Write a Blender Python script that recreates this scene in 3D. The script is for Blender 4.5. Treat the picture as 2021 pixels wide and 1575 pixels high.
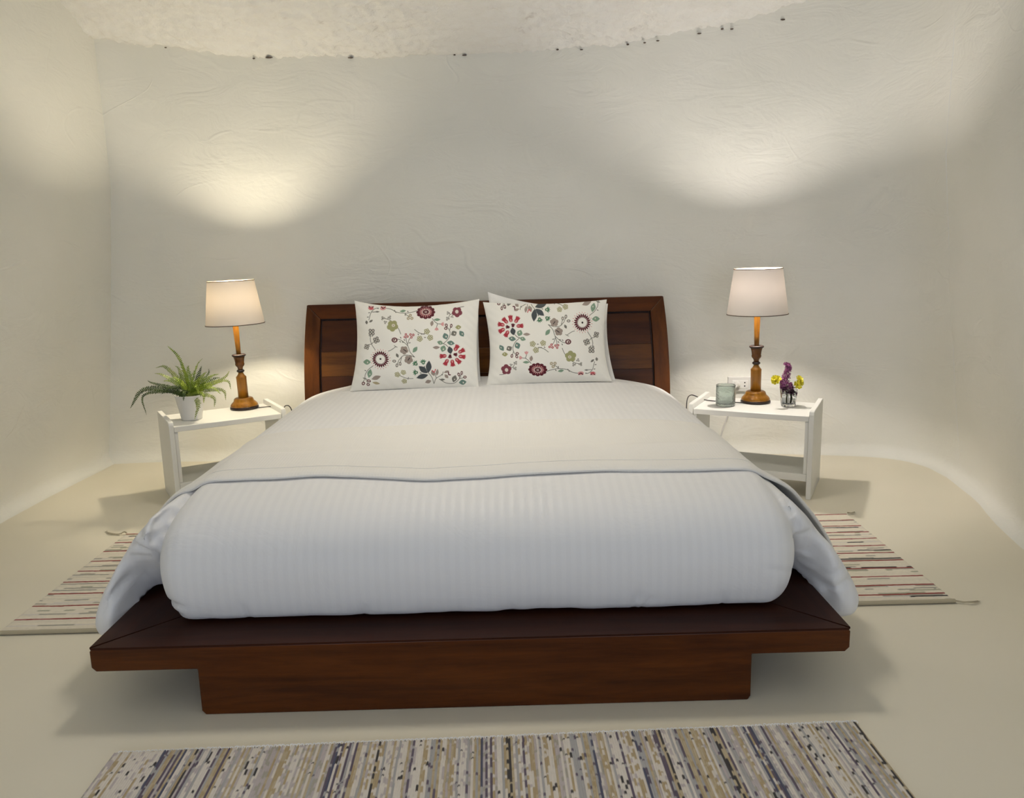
import bpy, bmesh, math, random
import numpy as np
from mathutils import Vector, Matrix, noise
from mathutils.bvhtree import BVHTree

random.seed(7)
rng = np.random.default_rng(7)
SC = bpy.context.scene
COL = SC.collection
for o in list(bpy.data.objects):
    bpy.data.objects.remove(o)

# ------------------------------------------------------------------ camera
F_PX = 1575.12
pitch, yaw, roll = 0.185972, -0.0037716, 0.0254382
cam_data = bpy.data.cameras.new('camera')
cam = bpy.data.objects.new('camera', cam_data)
COL.objects.link(cam)
cy_, sy_ = math.cos(yaw), math.sin(yaw)
cp_, sp_ = math.cos(pitch), math.sin(pitch)
fw = Vector((-sy_*cp_, cy_*cp_, -sp_))
rt = Vector((cy_, sy_, 0))
up = rt.cross(fw)
cr_, sr_ = math.cos(roll), math.sin(roll)
r2 = rt*cr_ - up*sr_
u2 = rt*sr_ + up*cr_
cam.matrix_world = Matrix(((r2.x, u2.x, -fw.x, 0.1176), (r2.y, u2.y, -fw.y, 0.0),
                           (r2.z, u2.z, -fw.z, 1.2), (0, 0, 0, 1)))
cam_data.sensor_fit = 'HORIZONTAL'
cam_data.sensor_width = 36.0
cam_data.lens = F_PX/2021*36.0
cam_data.clip_start = 0.05
SC.camera = cam

# ------------------------------------------------------------------ world, lights, exposure
world = bpy.data.worlds.new('daylight')
SC.world = world
world.use_nodes = True
bg = world.node_tree.nodes['Background']
bg.inputs[0].default_value = (0.62, 0.75, 1.0, 1)
bg.inputs[1].default_value = 1.0

WINDOW_W = 19.0        # daylight through the two windows behind the camera
CEIL_FILL_W = 10.5     # added fill light above the bed, out of the frame
BULB_EM = 900.0         # bulbs of the two table lamps

def area_light(name, loc, rot, sx, sy, power, color):
    ld = bpy.data.lights.new(name, 'AREA')
    ld.shape = 'RECTANGLE'
    ld.size, ld.size_y = sx, sy
    ld.energy = power
    ld.color = color
    lo = bpy.data.objects.new(name, ld)
    lo.location = loc
    lo.rotation_euler = rot
    COL.objects.link(lo)
    return lo

area_light('window_daylight', (-0.95, -1.95, 1.10), (math.radians(90), 0, 0), 0.8, 1.5, WINDOW_W, (0.75, 0.82, 1.0))
area_light('window_daylight', (1.15, -1.95, 1.10), (math.radians(90), 0, 0), 0.8, 1.5, WINDOW_W, (0.75, 0.82, 1.0))

cl_ = area_light('overhead_fill_light', (0.0, 2.95, 2.66), (0, 0, 0), 0.5, 0.6, CEIL_FILL_W, (1.0, 0.93, 0.82))  # invented overhead fill, brightens the duvet top and the floor
cl_.data.shape = 'DISK'
cl_.data.spread = math.radians(125)

vs = SC.view_settings
vs.view_transform = 'Standard'
vs.look = 'None'
vs.exposure = 0.0
vs.gamma = 1.0
vs.use_curve_mapping = False
SC.cycles.max_bounces = 7
SC.cycles.diffuse_bounces = 5
SC.cycles.use_adaptive_sampling = True
SC.cycles.adaptive_threshold = 0.10
SC.cycles.adaptive_min_samples = 16
SC.cycles.transmission_bounces = 7
SC.cycles.sample_clamp_indirect = 8.0
SC.cycles.caustics_refractive = False
SC.cycles.caustics_reflective = False

# ------------------------------------------------------------------ helpers
def srgb(r, g, b):
    f = lambda c: (c/255/12.92) if c/255 <= 0.04045 else ((c/255+0.055)/1.055)**2.4
    return (f(r), f(g), f(b), 1.0)

def new_mat(name):
    m = bpy.data.materials.new(name)
    m.use_nodes = True
    nt = m.node_tree
    nt.nodes.clear()
    out = nt.nodes.new('ShaderNodeOutputMaterial')
    return m, nt, out

def principled(name, color, rough=0.5, **kw):
    m, nt, out = new_mat(name)
    p = nt.nodes.new('ShaderNodeBsdfPrincipled')
    p.inputs['Base Color'].default_value = color
    p.inputs['Roughness'].default_value = rough
    for k, v in kw.items():
        p.inputs[k].default_value = v
    nt.links.new(p.outputs[0], out.inputs[0])
    return m, nt, p

def N(nt, typ, **props):
    n = nt.nodes.new(typ)
    for k, v in props.items():
        setattr(n, k, v)
    return n

def noise_tex(nt, vec, scale, detail=4, rough=0.5, dist=0.0):
    n = N(nt, 'ShaderNodeTexNoise')
    n.inputs['Scale'].default_value = scale
    n.inputs['Detail'].default_value = detail
    n.inputs['Roughness'].default_value = rough
    n.inputs['Distortion'].default_value = dist
    if vec is not None:
        nt.links.new(vec, n.inputs['Vector'])
    return n

def mapping(nt, scale=(1, 1, 1), rot=(0, 0, 0), src='Object'):
    tc = N(nt, 'ShaderNodeTexCoord')
    mp = N(nt, 'ShaderNodeMapping')
    mp.inputs['Scale'].default_value = scale
    mp.inputs['Rotation'].default_value = rot
    nt.links.new(tc.outputs[src], mp.inputs['Vector'])
    return mp.outputs[0]

def ramp(nt, fac, stops):
    r = N(nt, 'ShaderNodeValToRGB')
    el = r.color_ramp.elements
    while len(el) < len(stops):
        el.new(0.5)
    for e, (p, c) in zip(el, stops):
        e.position = p
        e.color = c
    nt.links.new(fac, r.inputs[0])
    return r

def bump(nt, height, strength, dist, normal=None):
    b = N(nt, 'ShaderNodeBump')
    b.inputs['Strength'].default_value = strength
    b.inputs['Distance'].default_value = dist
    nt.links.new(height, b.inputs['Height'])
    if normal is not None:
        nt.links.new(normal, b.inputs['Normal'])
    return b

def smooth(me, on=True):
    me.polygons.foreach_set('use_smooth', [on]*len(me.polygons))
    me.update()

def link(name, me, mat, parent=None, sm=True):
    if mat is not None and len(me.materials) == 0:
        me.materials.append(mat)
    if sm:
        smooth(me)
    o = bpy.data.objects.new(name, me)
    COL.objects.link(o)
    if parent is not None:
        o.parent = parent
    return o

def from_lists(name, verts, faces, mat, parent=None, sm=True):
    me = bpy.data.meshes.new(name)
    me.from_pydata([tuple(map(float, v)) for v in verts], [], faces)
    me.validate()
    me.update()
    return link(name, me, mat, parent, sm)

def grid_faces(nu, nv, wrap_u=False, wrap_v=False, off=0, flip=False):
    """vertex index = off + i*nv + j, i in nu, j in nv"""
    iu = np.arange(nu if wrap_u else nu-1)
    jv = np.arange(nv if wrap_v else nv-1)
    I, J = np.meshgrid(iu, jv, indexing='ij')
    I2, J2 = (I+1) % nu, (J+1) % nv
    a, b, c, d = I*nv+J, I2*nv+J, I2*nv+J2, I*nv+J2
    f = np.stack([a, b, c, d] if not flip else [a, d, c, b], -1).reshape(-1, 4)+off
    return f

def np_mesh(name, V, Fq):
    me = bpy.data.meshes.new(name)
    V = np.asarray(V, np.float32).reshape(-1, 3)
    Fq = np.asarray(Fq, np.int32)
    me.vertices.add(len(V))
    me.vertices.foreach_set('co', V.ravel())
    me.loops.add(Fq.size)
    me.loops.foreach_set('vertex_index', Fq.ravel())
    me.polygons.add(len(Fq))
    k = Fq.shape[1]
    me.polygons.foreach_set('loop_start', np.arange(len(Fq), dtype=np.int32)*k)
    me.polygons.foreach_set('loop_total', np.full(len(Fq), k, np.int32))
    me.update(calc_edges=True)
    me.validate()
    return me

def set_col(me, cols, name='print'):
    a = me.color_attributes.new(name, 'FLOAT_COLOR', 'POINT')
    c = np.ones((len(me.vertices), 4), np.float32)
    c[:, :3] = cols
    a.data.foreach_set('color', c.ravel())

def thing(name, label, cat, loc=(0, 0, 0), rotz=0.0, group=None):
    o = bpy.data.objects.new(name, None)
    o.empty_display_size = 0.1
    COL.objects.link(o)
    o.location = loc
    o.rotation_euler = (0, 0, rotz)
    o['label'] = label
    o['category'] = cat
    if group:
        o['group'] = group
    return o

def tag(o, label, cat, group=None):
    o['label'] = label
    o['category'] = cat
    if group:
        o['group'] = group
    return o

def structure(o):
    o['kind'] = 'structure'
    return o

def box_bm(bm, x0, x1, y0, y1, z0, z1, bev=0.0, seg=2, M=None):
    r = bmesh.ops.create_cube(bm, size=1.0)
    vs_ = r['verts']
    for v in vs_:
        v.co = Vector(((x0+x1)/2+v.co.x*(x1-x0), (y0+y1)/2+v.co.y*(y1-y0), (z0+z1)/2+v.co.z*(z1-z0)))
    if bev > 0:
        es = list({e for v in vs_ for e in v.link_edges})
        rr = bmesh.ops.bevel(bm, geom=es, offset=bev, segments=seg, affect='EDGES', profile=0.5)
        vs_ = list({v for v in vs_ if v.is_valid} | set(rr['verts']))
    if M is not None:
        for v in vs_:
            v.co = M @ v.co

def box(name, x0, x1, y0, y1, z0, z1, mat, parent=None, bev=0.003, seg=2, sm=False):
    bm = bmesh.new()
    box_bm(bm, x0, x1, y0, y1, z0, z1, bev, seg)
    me = bpy.data.meshes.new(name)
    bm.to_mesh(me)
    bm.free()
    return link(name, me, mat, parent, sm)

def fix_normals(me):
    b_ = bmesh.new()
    b_.from_mesh(me)
    bmesh.ops.recalc_face_normals(b_, faces=b_.faces)
    b_.to_mesh(me)
    b_.free()

def lathe(name, prof, mat, parent=None, n=48, close_top=True, close_bot=True, sharp=False, M=None):
    V, Fc = [], []
    for r, z in prof:
        for k in range(n):
            a = 2*math.pi*k/n
            V.append((r*math.cos(a), r*math.sin(a), z))
    m = len(prof)
    for i in range(m-1):
        for k in range(n):
            k2 = (k+1) % n
            Fc.append((i*n+k, i*n+k2, (i+1)*n+k2, (i+1)*n+k))
    if close_bot:
        Fc.append(tuple(reversed(range(n))))
    if close_top:
        Fc.append(tuple((m-1)*n+k for k in range(n)))
    if M is not None:
        V = [tuple(M @ Vector(v)) for v in V]
    me = bpy.data.meshes.new(name)
    me.from_pydata(V, [], Fc)
    me.update()
    fix_normals(me)
    o = link(name, me, mat, parent, True)
    return o

def catmull(P, n=8):
    P = [np.array(p, float) for p in P]
    P = [2*P[0]-P[1]]+P+[2*P[-1]-P[-2]]
    out = []
    for i in range(1, len(P)-2):
        for k in range(n):
            t = k/n
            out.append(0.5*((2*P[i])+(-P[i-1]+P[i+1])*t+(2*P[i-1]-5*P[i]+4*P[i+1]-P[i+2])*t*t
                            + (-P[i-1]+3*P[i]-3*P[i+1]+P[i+2])*t**3))
    out.append(P[-2])
    return np.array(out)

def tube_data(path, rad, ns=8, off=0):
    path = np.asarray(path, float)
    n = len(path)
    rad = np.full(n, rad) if np.isscalar(rad) else np.asarray(rad)
    V = []
    T = np.gradient(path, axis=0)
    T /= np.linalg.norm(T, axis=1)[:, None]+1e-12
    ref = np.array([0, 0, 1.0]) if abs(T[0][2]) < 0.9 else np.array([1.0, 0, 0])
    u = np.cross(T[0], ref)
    u /= np.linalg.norm(u)
    for i in range(n):
        u = u-T[i]*(u@T[i])
        u /= np.linalg.norm(u)+1e-12
        v = np.cross(T[i], u)
        for k in range(ns):
            a = 2*math.pi*k/ns
            V.append(path[i]+rad[i]*(math.cos(a)*u+math.sin(a)*v))
    Fc = [tuple(int(x) for x in f) for f in grid_faces(n, ns, wrap_v=True, off=off)]
    Fc.append(tuple(off+k for k in reversed(range(ns))))
    Fc.append(tuple(off+(n-1)*ns+k for k in range(ns)))
    return V, Fc

def tube(name, pts, rad, mat, parent=None, ns=8, n=8, spline=True):
    path = catmull(pts, n) if spline else np.array(pts, float)
    V, Fc = tube_data(path, rad, ns)
    return from_lists(name, V, Fc, mat, parent)

# ------------------------------------------------------------------ materials
def plaster(name, base, bump_s=0.35, trowel=1.0, rough=0.75):
    m, nt, p = principled(name, base, rough)
    v = mapping(nt)
    n1 = noise_tex(nt, v, 1.3, 2, 0.5, 0.0)
    v2 = mapping(nt, (1.0, 1.0, 2.2), (0.0, 0.5, 0.3))
    n2 = noise_tex(nt, v2, 3.2, 4, 0.6, 1.4)
    n3 = noise_tex(nt, v, 45, 2, 0.6)
    nm = noise_tex(nt, v, 0.9, 1, 0.5)
    mk = N(nt, 'ShaderNodeMapRange')
    nt.links.new(nm.outputs[0], mk.inputs[0])
    mk.inputs[1].default_value = 0.45
    mk.inputs[2].default_value = 0.70
    mk.inputs[3].default_value = 0.35
    mk.inputs[4].default_value = 1.0
    mm_ = N(nt, 'ShaderNodeMath', operation='MULTIPLY')
    nt.links.new(n2.outputs[0], mm_.inputs[0])
    nt.links.new(mk.outputs[0], mm_.inputs[1])
    mixn = N(nt, 'ShaderNodeMath', operation='MULTIPLY_ADD')
    nt.links.new(mm_.outputs[0], mixn.inputs[0])
    mixn.inputs[1].default_value = 1.6*trowel
    nt.links.new(n1.outputs[0], mixn.inputs[2])
    # broken curved trowel ridges
    v4 = mapping(nt, (1.0, 1.0, 1.5), (0.3, 0.2, 0.5))
    n4 = noise_tex(nt, v4, 1.5, 1.0, 0.4, 0.35)
    sb = N(nt, 'ShaderNodeMath', operation='SUBTRACT')
    nt.links.new(n4.outputs[0], sb.inputs[0])
    sb.inputs[1].default_value = 0.5
    ab = N(nt, 'ShaderNodeMath', operation='ABSOLUTE')
    nt.links.new(sb.outputs[0], ab.inputs[0])
    rd = N(nt, 'ShaderNodeMapRange')
    rd.interpolation_type = 'SMOOTHSTEP'
    nt.links.new(ab.outputs[0], rd.inputs[0])
    rd.inputs[1].default_value = 0.0
    rd.inputs[2].default_value = 0.012
    rd.inputs[3].default_value = 1.0
    rd.inputs[4].default_value = 0.0
    n5 = noise_tex(nt, v, 3.1, 2, 0.5)
    mk5 = N(nt, 'ShaderNodeMapRange')
    nt.links.new(n5.outputs[0], mk5.inputs[0])
    mk5.inputs[1].default_value = 0.50
    mk5.inputs[2].default_value = 0.62
    m5 = N(nt, 'ShaderNodeMath', operation='MULTIPLY')
    nt.links.new(rd.outputs[0], m5.inputs[0])
    nt.links.new(mk5.outputs[0], m5.inputs[1])
    ad5 = N(nt, 'ShaderNodeMath', operation='MULTIPLY_ADD')
    nt.links.new(m5.outputs[0], ad5.inputs[0])
    ad5.inputs[1].default_value = 0.16*trowel
    nt.links.new(mixn.outputs[0], ad5.inputs[2])
    mixn = ad5
    mx2 = N(nt, 'ShaderNodeMath', operation='MULTIPLY_ADD')
    nt.links.new(n3.outputs[0], mx2.inputs[0])
    mx2.inputs[1].default_value = 0.06
    nt.links.new(mixn.outputs[0], mx2.inputs[2])
    b = bump(nt, mx2.outputs[0], bump_s, 0.02)
    nt.links.new(b.outputs[0], p.inputs['Normal'])
    # faint colour variation of the limewash
    c1 = (base[0]*1.03, base[1]*1.03, base[2]*1.03, 1)
    c0 = (base[0]*0.96, base[1]*0.965, base[2]*0.95, 1)
    r = ramp(nt, n1.outputs[0], [(0.3, c0), (0.7, c1)])
    nt.links.new(r.outputs[0], p.inputs['Base Color'])
    return m

M_WALL = plaster('wall_plaster', (0.835, 0.825, 0.77, 1), 0.45)
M_FLOOR = plaster('painted_screed', (0.80, 0.745, 0.61, 1), 0.08, 0.3, 0.55)

def rough_ceiling():
    m, nt, p = principled('rough_rock_plaster', (0.82, 0.80, 0.75, 1), 0.85)
    v = mapping(nt, (1.0, 1.7, 1.0))
    n1 = noise_tex(nt, v, 18, 6, 0.65, 0.8)
    n2 = noise_tex(nt, v, 75, 4, 0.7)
    a = N(nt, 'ShaderNodeMath', operation='MULTIPLY_ADD')
    nt.links.new(n2.outputs[0], a.inputs[0])
    a.inputs[1].default_value = 0.6
    nt.links.new(n1.outputs[0], a.inputs[2])
    b = bump(nt, a.outputs[0], 0.55, 0.02)
    nt.links.new(b.outputs[0], p.inputs['Normal'])
    n3 = noise_tex(nt, v, 7, 6, 0.7)
    r = ramp(nt, n3.outputs[0], [(0.26, (0.68, 0.64, 0.59, 1)), (0.37, (0.88, 0.86, 0.81, 1)), (0.7, (0.92, 0.91, 0.875, 1))])
    nt.links.new(r.outputs[0], p.inputs['Base Color'])
    return m
M_CEIL = rough_ceiling()

def wood(name, dark, light, axis='x', rough=0.32, scale=1.0, coat=0.04, spec=0.2):
    m, nt, p = principled(name, dark, rough)
    sc = {'x': (1.2, 14, 14), 'y': (14, 1.2, 14), 'z': (14, 14, 1.2)}[axis]
    v = mapping(nt, tuple(s*scale for s in sc))
    n1 = noise_tex(nt, v, 1.6, 5, 0.6, 0.6)
    v2 = mapping(nt, tuple(s*scale*6 for s in sc))
    n2 = noise_tex(nt, v2, 2.0, 4, 0.7)
    mx = N(nt, 'ShaderNodeMath', operation='MULTIPLY_ADD')
    nt.links.new(n2.outputs[0], mx.inputs[0])
    mx.inputs[1].default_value = 0.3
    nt.links.new(n1.outputs[0], mx.inputs[2])
    r = ramp(nt, mx.outputs[0], [(0.45, dark), (0.82, light)])
    nt.links.new(r.outputs[0], p.inputs['Base Color'])
    p.inputs['Coat Weight'].default_value = coat
    p.inputs['Specular IOR Level'].default_value = spec
    p.inputs['Coat Roughness'].default_value = 0.25
    b = bump(nt, n2.outputs[0], 0.08, 0.002)
    nt.links.new(b.outputs[0], p.inputs['Normal'])
    return m

M_WOOD_X = wood('bed_wood', srgb(62, 28, 6), srgb(92, 48, 13), 'x')
M_WOOD_DECK = wood('bed_wood_deck', srgb(44, 20, 11), srgb(60, 30, 17), 'x', 0.38, 1.0, 0.0, 0.1)
M_WOOD_DECKY = wood('bed_wood_deck_side', srgb(44, 20, 11), srgb(60, 30, 17), 'y', 0.38, 1.0, 0.0, 0.1)
M_WOOD_Z = wood('bed_wood_upright', srgb(64, 30, 4), srgb(92, 50, 9), 'z')
M_WOOD_P = wood('bed_wood_panel', srgb(48, 20, 5), srgb(76, 40, 10), 'x', 0.35, 0.7)
M_WOOD_P2 = wood('bed_wood_panel_light', srgb(70, 38, 10), srgb(104, 64, 22), 'x', 0.35, 0.7)
M_WOOD_GROOVE = principled('groove_dark', srgb(40, 16, 8), 0.6)[0]

M_LAMP_WOOD = wood('lamp_honey_wood', srgb(128, 82, 20), srgb(172, 118, 38), 'z', 0.28, 1.0, 0.3)
M_LAMP_DARK = wood('lamp_dark_wood', srgb(76, 42, 12), srgb(116, 72, 26), 'z', 0.25, 1.0, 0.3)
M_LAMP_BLACK = principled('lamp_rim_black', srgb(38, 20, 14), 0.35)[0]

def fabric(name, base, weave=900.0, bs=0.15, rough=0.9, wr=0.0, wr_scale=6.0):
    m, nt, p = principled(name, base, rough)
    v = mapping(nt)
    n = noise_tex(nt, v, weave, 2, 0.5)
    b = bump(nt, n.outputs[0], bs, 0.001)
    if wr > 0:
        n2 = noise_tex(nt, v, wr_scale, 4, 0.55, 1.2)
        b2 = bump(nt, n2.outputs[0], wr, 0.02)
        nt.links.new(b2.outputs[0], b.inputs['Normal'])
    nt.links.new(b.outputs[0], p.inputs['Normal'])
    p.inputs['Sheen Weight'].default_value = 0.15
    return m, nt, p

def duvet_material():
    m, nt, p = fabric('satin_stripe_cotton', (0.85, 0.845, 0.835, 1), 700, 0.12, 0.7, 0.18, 5.0)
    tc = N(nt, 'ShaderNodeTexCoord')
    sep = N(nt, 'ShaderNodeSeparateXYZ')
    nt.links.new(tc.outputs['Object'], sep.inputs[0])
    mul = N(nt, 'ShaderNodeMath', operation='MULTIPLY')
    nt.links.new(sep.outputs['X'], mul.inputs[0])
    mul.inputs[1].default_value = 2*math.pi/0.0275
    s = N(nt, 'ShaderNodeMath', operation='SINE')
    nt.links.new(mul.outputs[0], s.inputs[0])
    r = ramp(nt, s.outputs[0], [(0.3, (0.828, 0.822, 0.815, 1)), (0.7, (0.844, 0.838, 0.828, 1))])
    sub = N(nt, 'ShaderNodeMath', operation='MULTIPLY_ADD')
    nt.links.new(s.outputs[0], sub.inputs[0])
    sub.inputs[1].default_value = 0.5
    sub.inputs[2].default_value = 0.5
    nt.links.new(sub.outputs[0], r.inputs[0])
    nt.links.new(r.outputs[0], p.inputs['Base Color'])
    rr = N(nt, 'ShaderNodeMapRange')
    nt.links.new(sub.outputs[0], rr.inputs[0])
    rr.inputs[3].default_value = 0.85
    rr.inputs[4].default_value = 0.5
    nt.links.new(rr.outputs[0], p.inputs['Roughness'])
    return m
M_DUVET = duvet_material()

def throw_material():
    m, nt, p = fabric('waffle_cotton', (0.83, 0.81, 0.765, 1), 500, 0.1, 0.9, 0.15, 4.0)
    v = mapping(nt, (1, 1, 1))
    ck = N(nt, 'ShaderNodeTexVoronoi')
    ck.inputs['Scale'].default_value = 110
    ck.inputs['Randomness'].default_value = 0.0
    nt.links.new(v, ck.inputs['Vector'])
    b = bump(nt, ck.outputs['Distance'], 0.35, 0.003)
    prev = p.inputs['Normal'].links[0].from_socket
    nt.links.new(prev, b.inputs['Normal'])
    nt.links.new(b.outputs[0], p.inputs['Normal'])
    return m
M_THROW = throw_material()
M_PILLOW = fabric('plain_pillow_cotton', (0.87, 0.865, 0.84, 1), 800, 0.12, 0.85, 0.25, 7.0)[0]

def print_material(name, attr, rough=0.9, weave=700, bs=0.12):
    m, nt, p = fabric(name, (0.75, 0.74, 0.7, 1), weave, bs, rough)
    a = N(nt, 'ShaderNodeAttribute')
    a.attribute_name = attr
    nt.links.new(a.outputs['Color'], p.inputs['Base Color'])
    return m
M_FLORAL = print_material('floral_print_cotton', 'print')
M_RUG = print_material('rag_weave', 'print', 0.95, 350, 0.35)

M_WHITE_PAINT = plaster('white_painted_wood', (0.78, 0.775, 0.74, 1), 0.05, 0.5, 0.45)
M_PAINT_WORN = plaster('worn_painted_wood', (0.60, 0.60, 0.56, 1), 0.1, 1.0, 0.6)
M_BLACK_CORD = principled('black_cord', srgb(22, 20, 20), 0.5)[0]
M_WHITE_PLASTIC = principled('white_plastic', (0.68, 0.67, 0.64, 1), 0.35)[0]
M_DARK_HOLE = principled('socket_hole', srgb(40, 36, 34), 0.6)[0]
M_POT = principled('matt_white_pot', (0.76, 0.75, 0.72, 1), 0.45)[0]
M_SOIL = principled('dark_soil', srgb(30, 28, 16), 0.95)[0]

def shade_material(name, tint, transl):
    m, nt, out = new_mat(name)
    d = N(nt, 'ShaderNodeBsdfDiffuse')
    t = N(nt, 'ShaderNodeBsdfTranslucent')
    mix = N(nt, 'ShaderNodeMixShader')
    v = mapping(nt, (1, 1, 3.0))
    n = noise_tex(nt, v, 60, 3, 0.7)
    v2 = mapping(nt, (3, 3, 0.6))
    n2 = noise_tex(nt, v2, 60, 3, 0.7)
    ad = N(nt, 'ShaderNodeMath', operation='ADD')
    nt.links.new(n.outputs[0], ad.inputs[0])
    nt.links.new(n2.outputs[0], ad.inputs[1])
    c0 = tuple(c*0.86 for c in tint[:3])+(1,)
    r = ramp(nt, ad.outputs[0], [(0.35, c0), (1.0, tint)])
    hf = N(nt, 'ShaderNodeMath', operation='MULTIPLY')
    nt.links.new(ad.outputs[0], hf.inputs[0])
    hf.inputs[1].default_value = 0.7
    nt.links.new(hf.outputs[0], r.inputs[0])
    nt.links.new(r.outputs[0], t.inputs[0])
    d.inputs[0].default_value = (0.72, 0.68, 0.62, 1)
    mix.inputs[0].default_value = transl
    nt.links.new(d.outputs[0], mix.inputs[1])
    nt.links.new(t.outputs[0], mix.inputs[2])
    nt.links.new(mix.outputs[0], out.inputs[0])
    return m
M_SHADE_WARM = shade_material('linen_shade', (0.46, 0.36, 0.26, 1), 0.030)
M_SHADE_PINK = shade_material('linen_shade_rosy', (0.33, 0.27, 0.235, 1), 0.030)
M_SHADE_TRIM = principled('shade_trim', srgb(96, 78, 62), 0.8)[0]
M_SHADE_TRIM_W = principled('shade_trim_white', srgb(225, 215, 200), 0.8)[0]

def bulb_material(name, col, s):
    m, nt, out = new_mat(name)
    e = N(nt, 'ShaderNodeEmission')
    e.inputs[0].default_value = col
    e.inputs[1].default_value = s
    nt.links.new(e.outputs[0], out.inputs[0])
    return m
M_BULB_WARM = bulb_material('bulb_warm', (1.0, 0.88, 0.66, 1), BULB_EM)
M_BULB_COOL = bulb_material('bulb_soft', (1.0, 0.92, 0.84, 1), BULB_EM*0.95)

def glass_material(name, col, rough=0.03, bs=0.0, bscale=60):
    m, nt, p = principled(name, col, rough, **{'Transmission Weight': 1.0, 'IOR': 1.45})
    if bs > 0:
        n = noise_tex(nt, mapping(nt), bscale, 3, 0.6)
        b = bump(nt, n.outputs[0], bs, 0.004)
        nt.links.new(b.outputs[0], p.inputs['Normal'])
    return m
M_GLASS = glass_material('clear_glass', (0.98, 0.985, 0.98, 1))
M_GLASS.node_tree.nodes['Principled BSDF'].inputs['IOR'].default_value = 1.2
def bubble_glass():
    m, nt, out = new_mat('green_bubble_glass')
    p = N(nt, 'ShaderNodeBsdfPrincipled')
    p.inputs['Base Color'].default_value = (0.88, 0.97, 0.91, 1)
    p.inputs['Roughness'].default_value = 0.12
    p.inputs['Transmission Weight'].default_value = 0.85
    v = mapping(nt)
    vo = N(nt, 'ShaderNodeTexVoronoi')
    vo.inputs['Scale'].default_value = 130
    nt.links.new(v, vo.inputs['Vector'])
    b = bump(nt, vo.outputs['Distance'], 0.35, 0.003)
    nt.links.new(b.outputs[0], p.inputs['Normal'])
    nt.links.new(p.outputs[0], out.inputs[0])
    return m
M_GREEN_GLASS = bubble_glass()
M_WATER = principled('water', (0.98, 1.0, 0.98, 1), 0.0, **{'Transmission Weight': 1.0, 'IOR': 1.33})[0]

def leaf_material(name, c0, c1, sc=30):
    m, nt, p = principled(name, c0, 0.5)
    n = noise_tex(nt, mapping(nt), sc, 3)
    r = ramp(nt, n.outputs[0], [(0.35, c0), (0.65, c1)])
    nt.links.new(r.outputs[0], p.inputs['Base Color'])
    return m
M_FERN = [leaf_material('fern_green', srgb(104, 132, 30), srgb(168, 186, 62)),
          leaf_material('fern_dark', srgb(38, 56, 22), srgb(84, 104, 42)),
          leaf_material('fern_pale', srgb(120, 138, 66), srgb(172, 182, 96))]
M_STEM = leaf_material('flower_stem', srgb(110, 112, 60), srgb(150, 148, 92))
M_PURPLE = leaf_material('purple_petal', srgb(118, 46, 98), srgb(184, 108, 160), 300)
M_YELLOW = leaf_material('yellow_petal', srgb(214, 200, 24), srgb(246, 236, 70), 200)
M_OCHRE = principled('flower_centre', srgb(170, 150, 30), 0.8)[0]

# ------------------------------------------------------------------ room shell
def fbm(p, s, o=4):
    return noise.fractal(Vector(p)*s, 1.0, 2.0, o)

back_plan = catmull([(-2.75, 4.69), (-2.305, 4.68), (-1.9, 4.70), (-1.0, 4.66), (0.0, 4.62), (0.8, 4.60), (1.5, 4.54), (2.0, 4.44),
                     (2.27, 4.33), (2.39, 4.15), (2.405, 3.9)], 14)
right_plan = catmull([(2.405, 3.9), (2.33, 3.5), (2.19, 3.0), (2.08, 2.2), (2.02, 1.0), (2.02, -0.5), (2.02, -1.9)], 10)
left_plan = catmull([(-2.30, 4.80), (-2.305, 4.68), (-2.33, 4.2), (-2.34, 3.66), (-2.30, 2.6), (-2.25, 1.2), (-2.22, -0.5), (-2.2, -1.9)], 10)

EDGE_X = [-2.4, -2.065, -1.218, -0.258, 0.704, 1.526, 2.342, 2.6]
EDGE_Z = [2.42, 2.385, 2.262, 2.242, 2.258, 2.345, 2.46, 2.52]
def edge_z(x):
    return float(np.interp(x, EDGE_X, EDGE_Z))
def ceil_z(x, y):
    d = max(0.0, 4.62-y)
    side = 0.0
    rise = 0.50*d-0.085*d*d if d < 2.9 else 0.7353
    return edge_z(x)+rise+side

def wall(name, plan, inward, lean_x, mat, zt_extra=0.06, nz=90):
    P = np.array(plan)
    T = np.gradient(P, axis=0)
    T /= np.linalg.norm(T, axis=1)[:, None]
    Nn = np.stack([-T[:, 1], T[:, 0]], 1)*inward
    V = []
    for i, (x, y) in enumerate(P):
        zt = ceil_z(x, y)+zt_extra
        for j in range(nz):
            z = zt*(j/(nz-1))**1.5
            off = 0.0
            if z < 0.07:
                off += 0.07*(1-math.sqrt(max(0, 1-(1-z/0.07)**2)))
            off += 0.010*fbm((x, y, z), 1.1, 3)+0.003*fbm((x, y, z), 5, 3)
            lx = 0.20*min(z/1.6, 1.0)**0.9*min(1.0, (abs(x)/2.3)**4)
            V.append((x+Nn[i, 0]*off-math.copysign(lx, x)*lean_x, y+Nn[i, 1]*off, z))
    me = np_mesh(name, V, grid_faces(len(P), nz, flip=inward > 0))
    return structure(link(name, me, mat))

def dens(plan, k=4):
    P = np.array(plan)
    d = np.r_[0, np.cumsum(np.linalg.norm(np.diff(P, axis=0), axis=1))]
    t = np.linspace(0, d[-1], int(d[-1]/0.035)+2)
    return np.stack([np.interp(t, d, P[:, 0]), np.interp(t, d, P[:, 1])], 1)

wall('wall_back', dens(back_plan), -1, 1.0, M_WALL)
wall('wall_right', dens(right_plan), -1, 1.0, M_WALL)
wall('wall_left', dens(left_plan), 1, 1.0, M_WALL)

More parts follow.
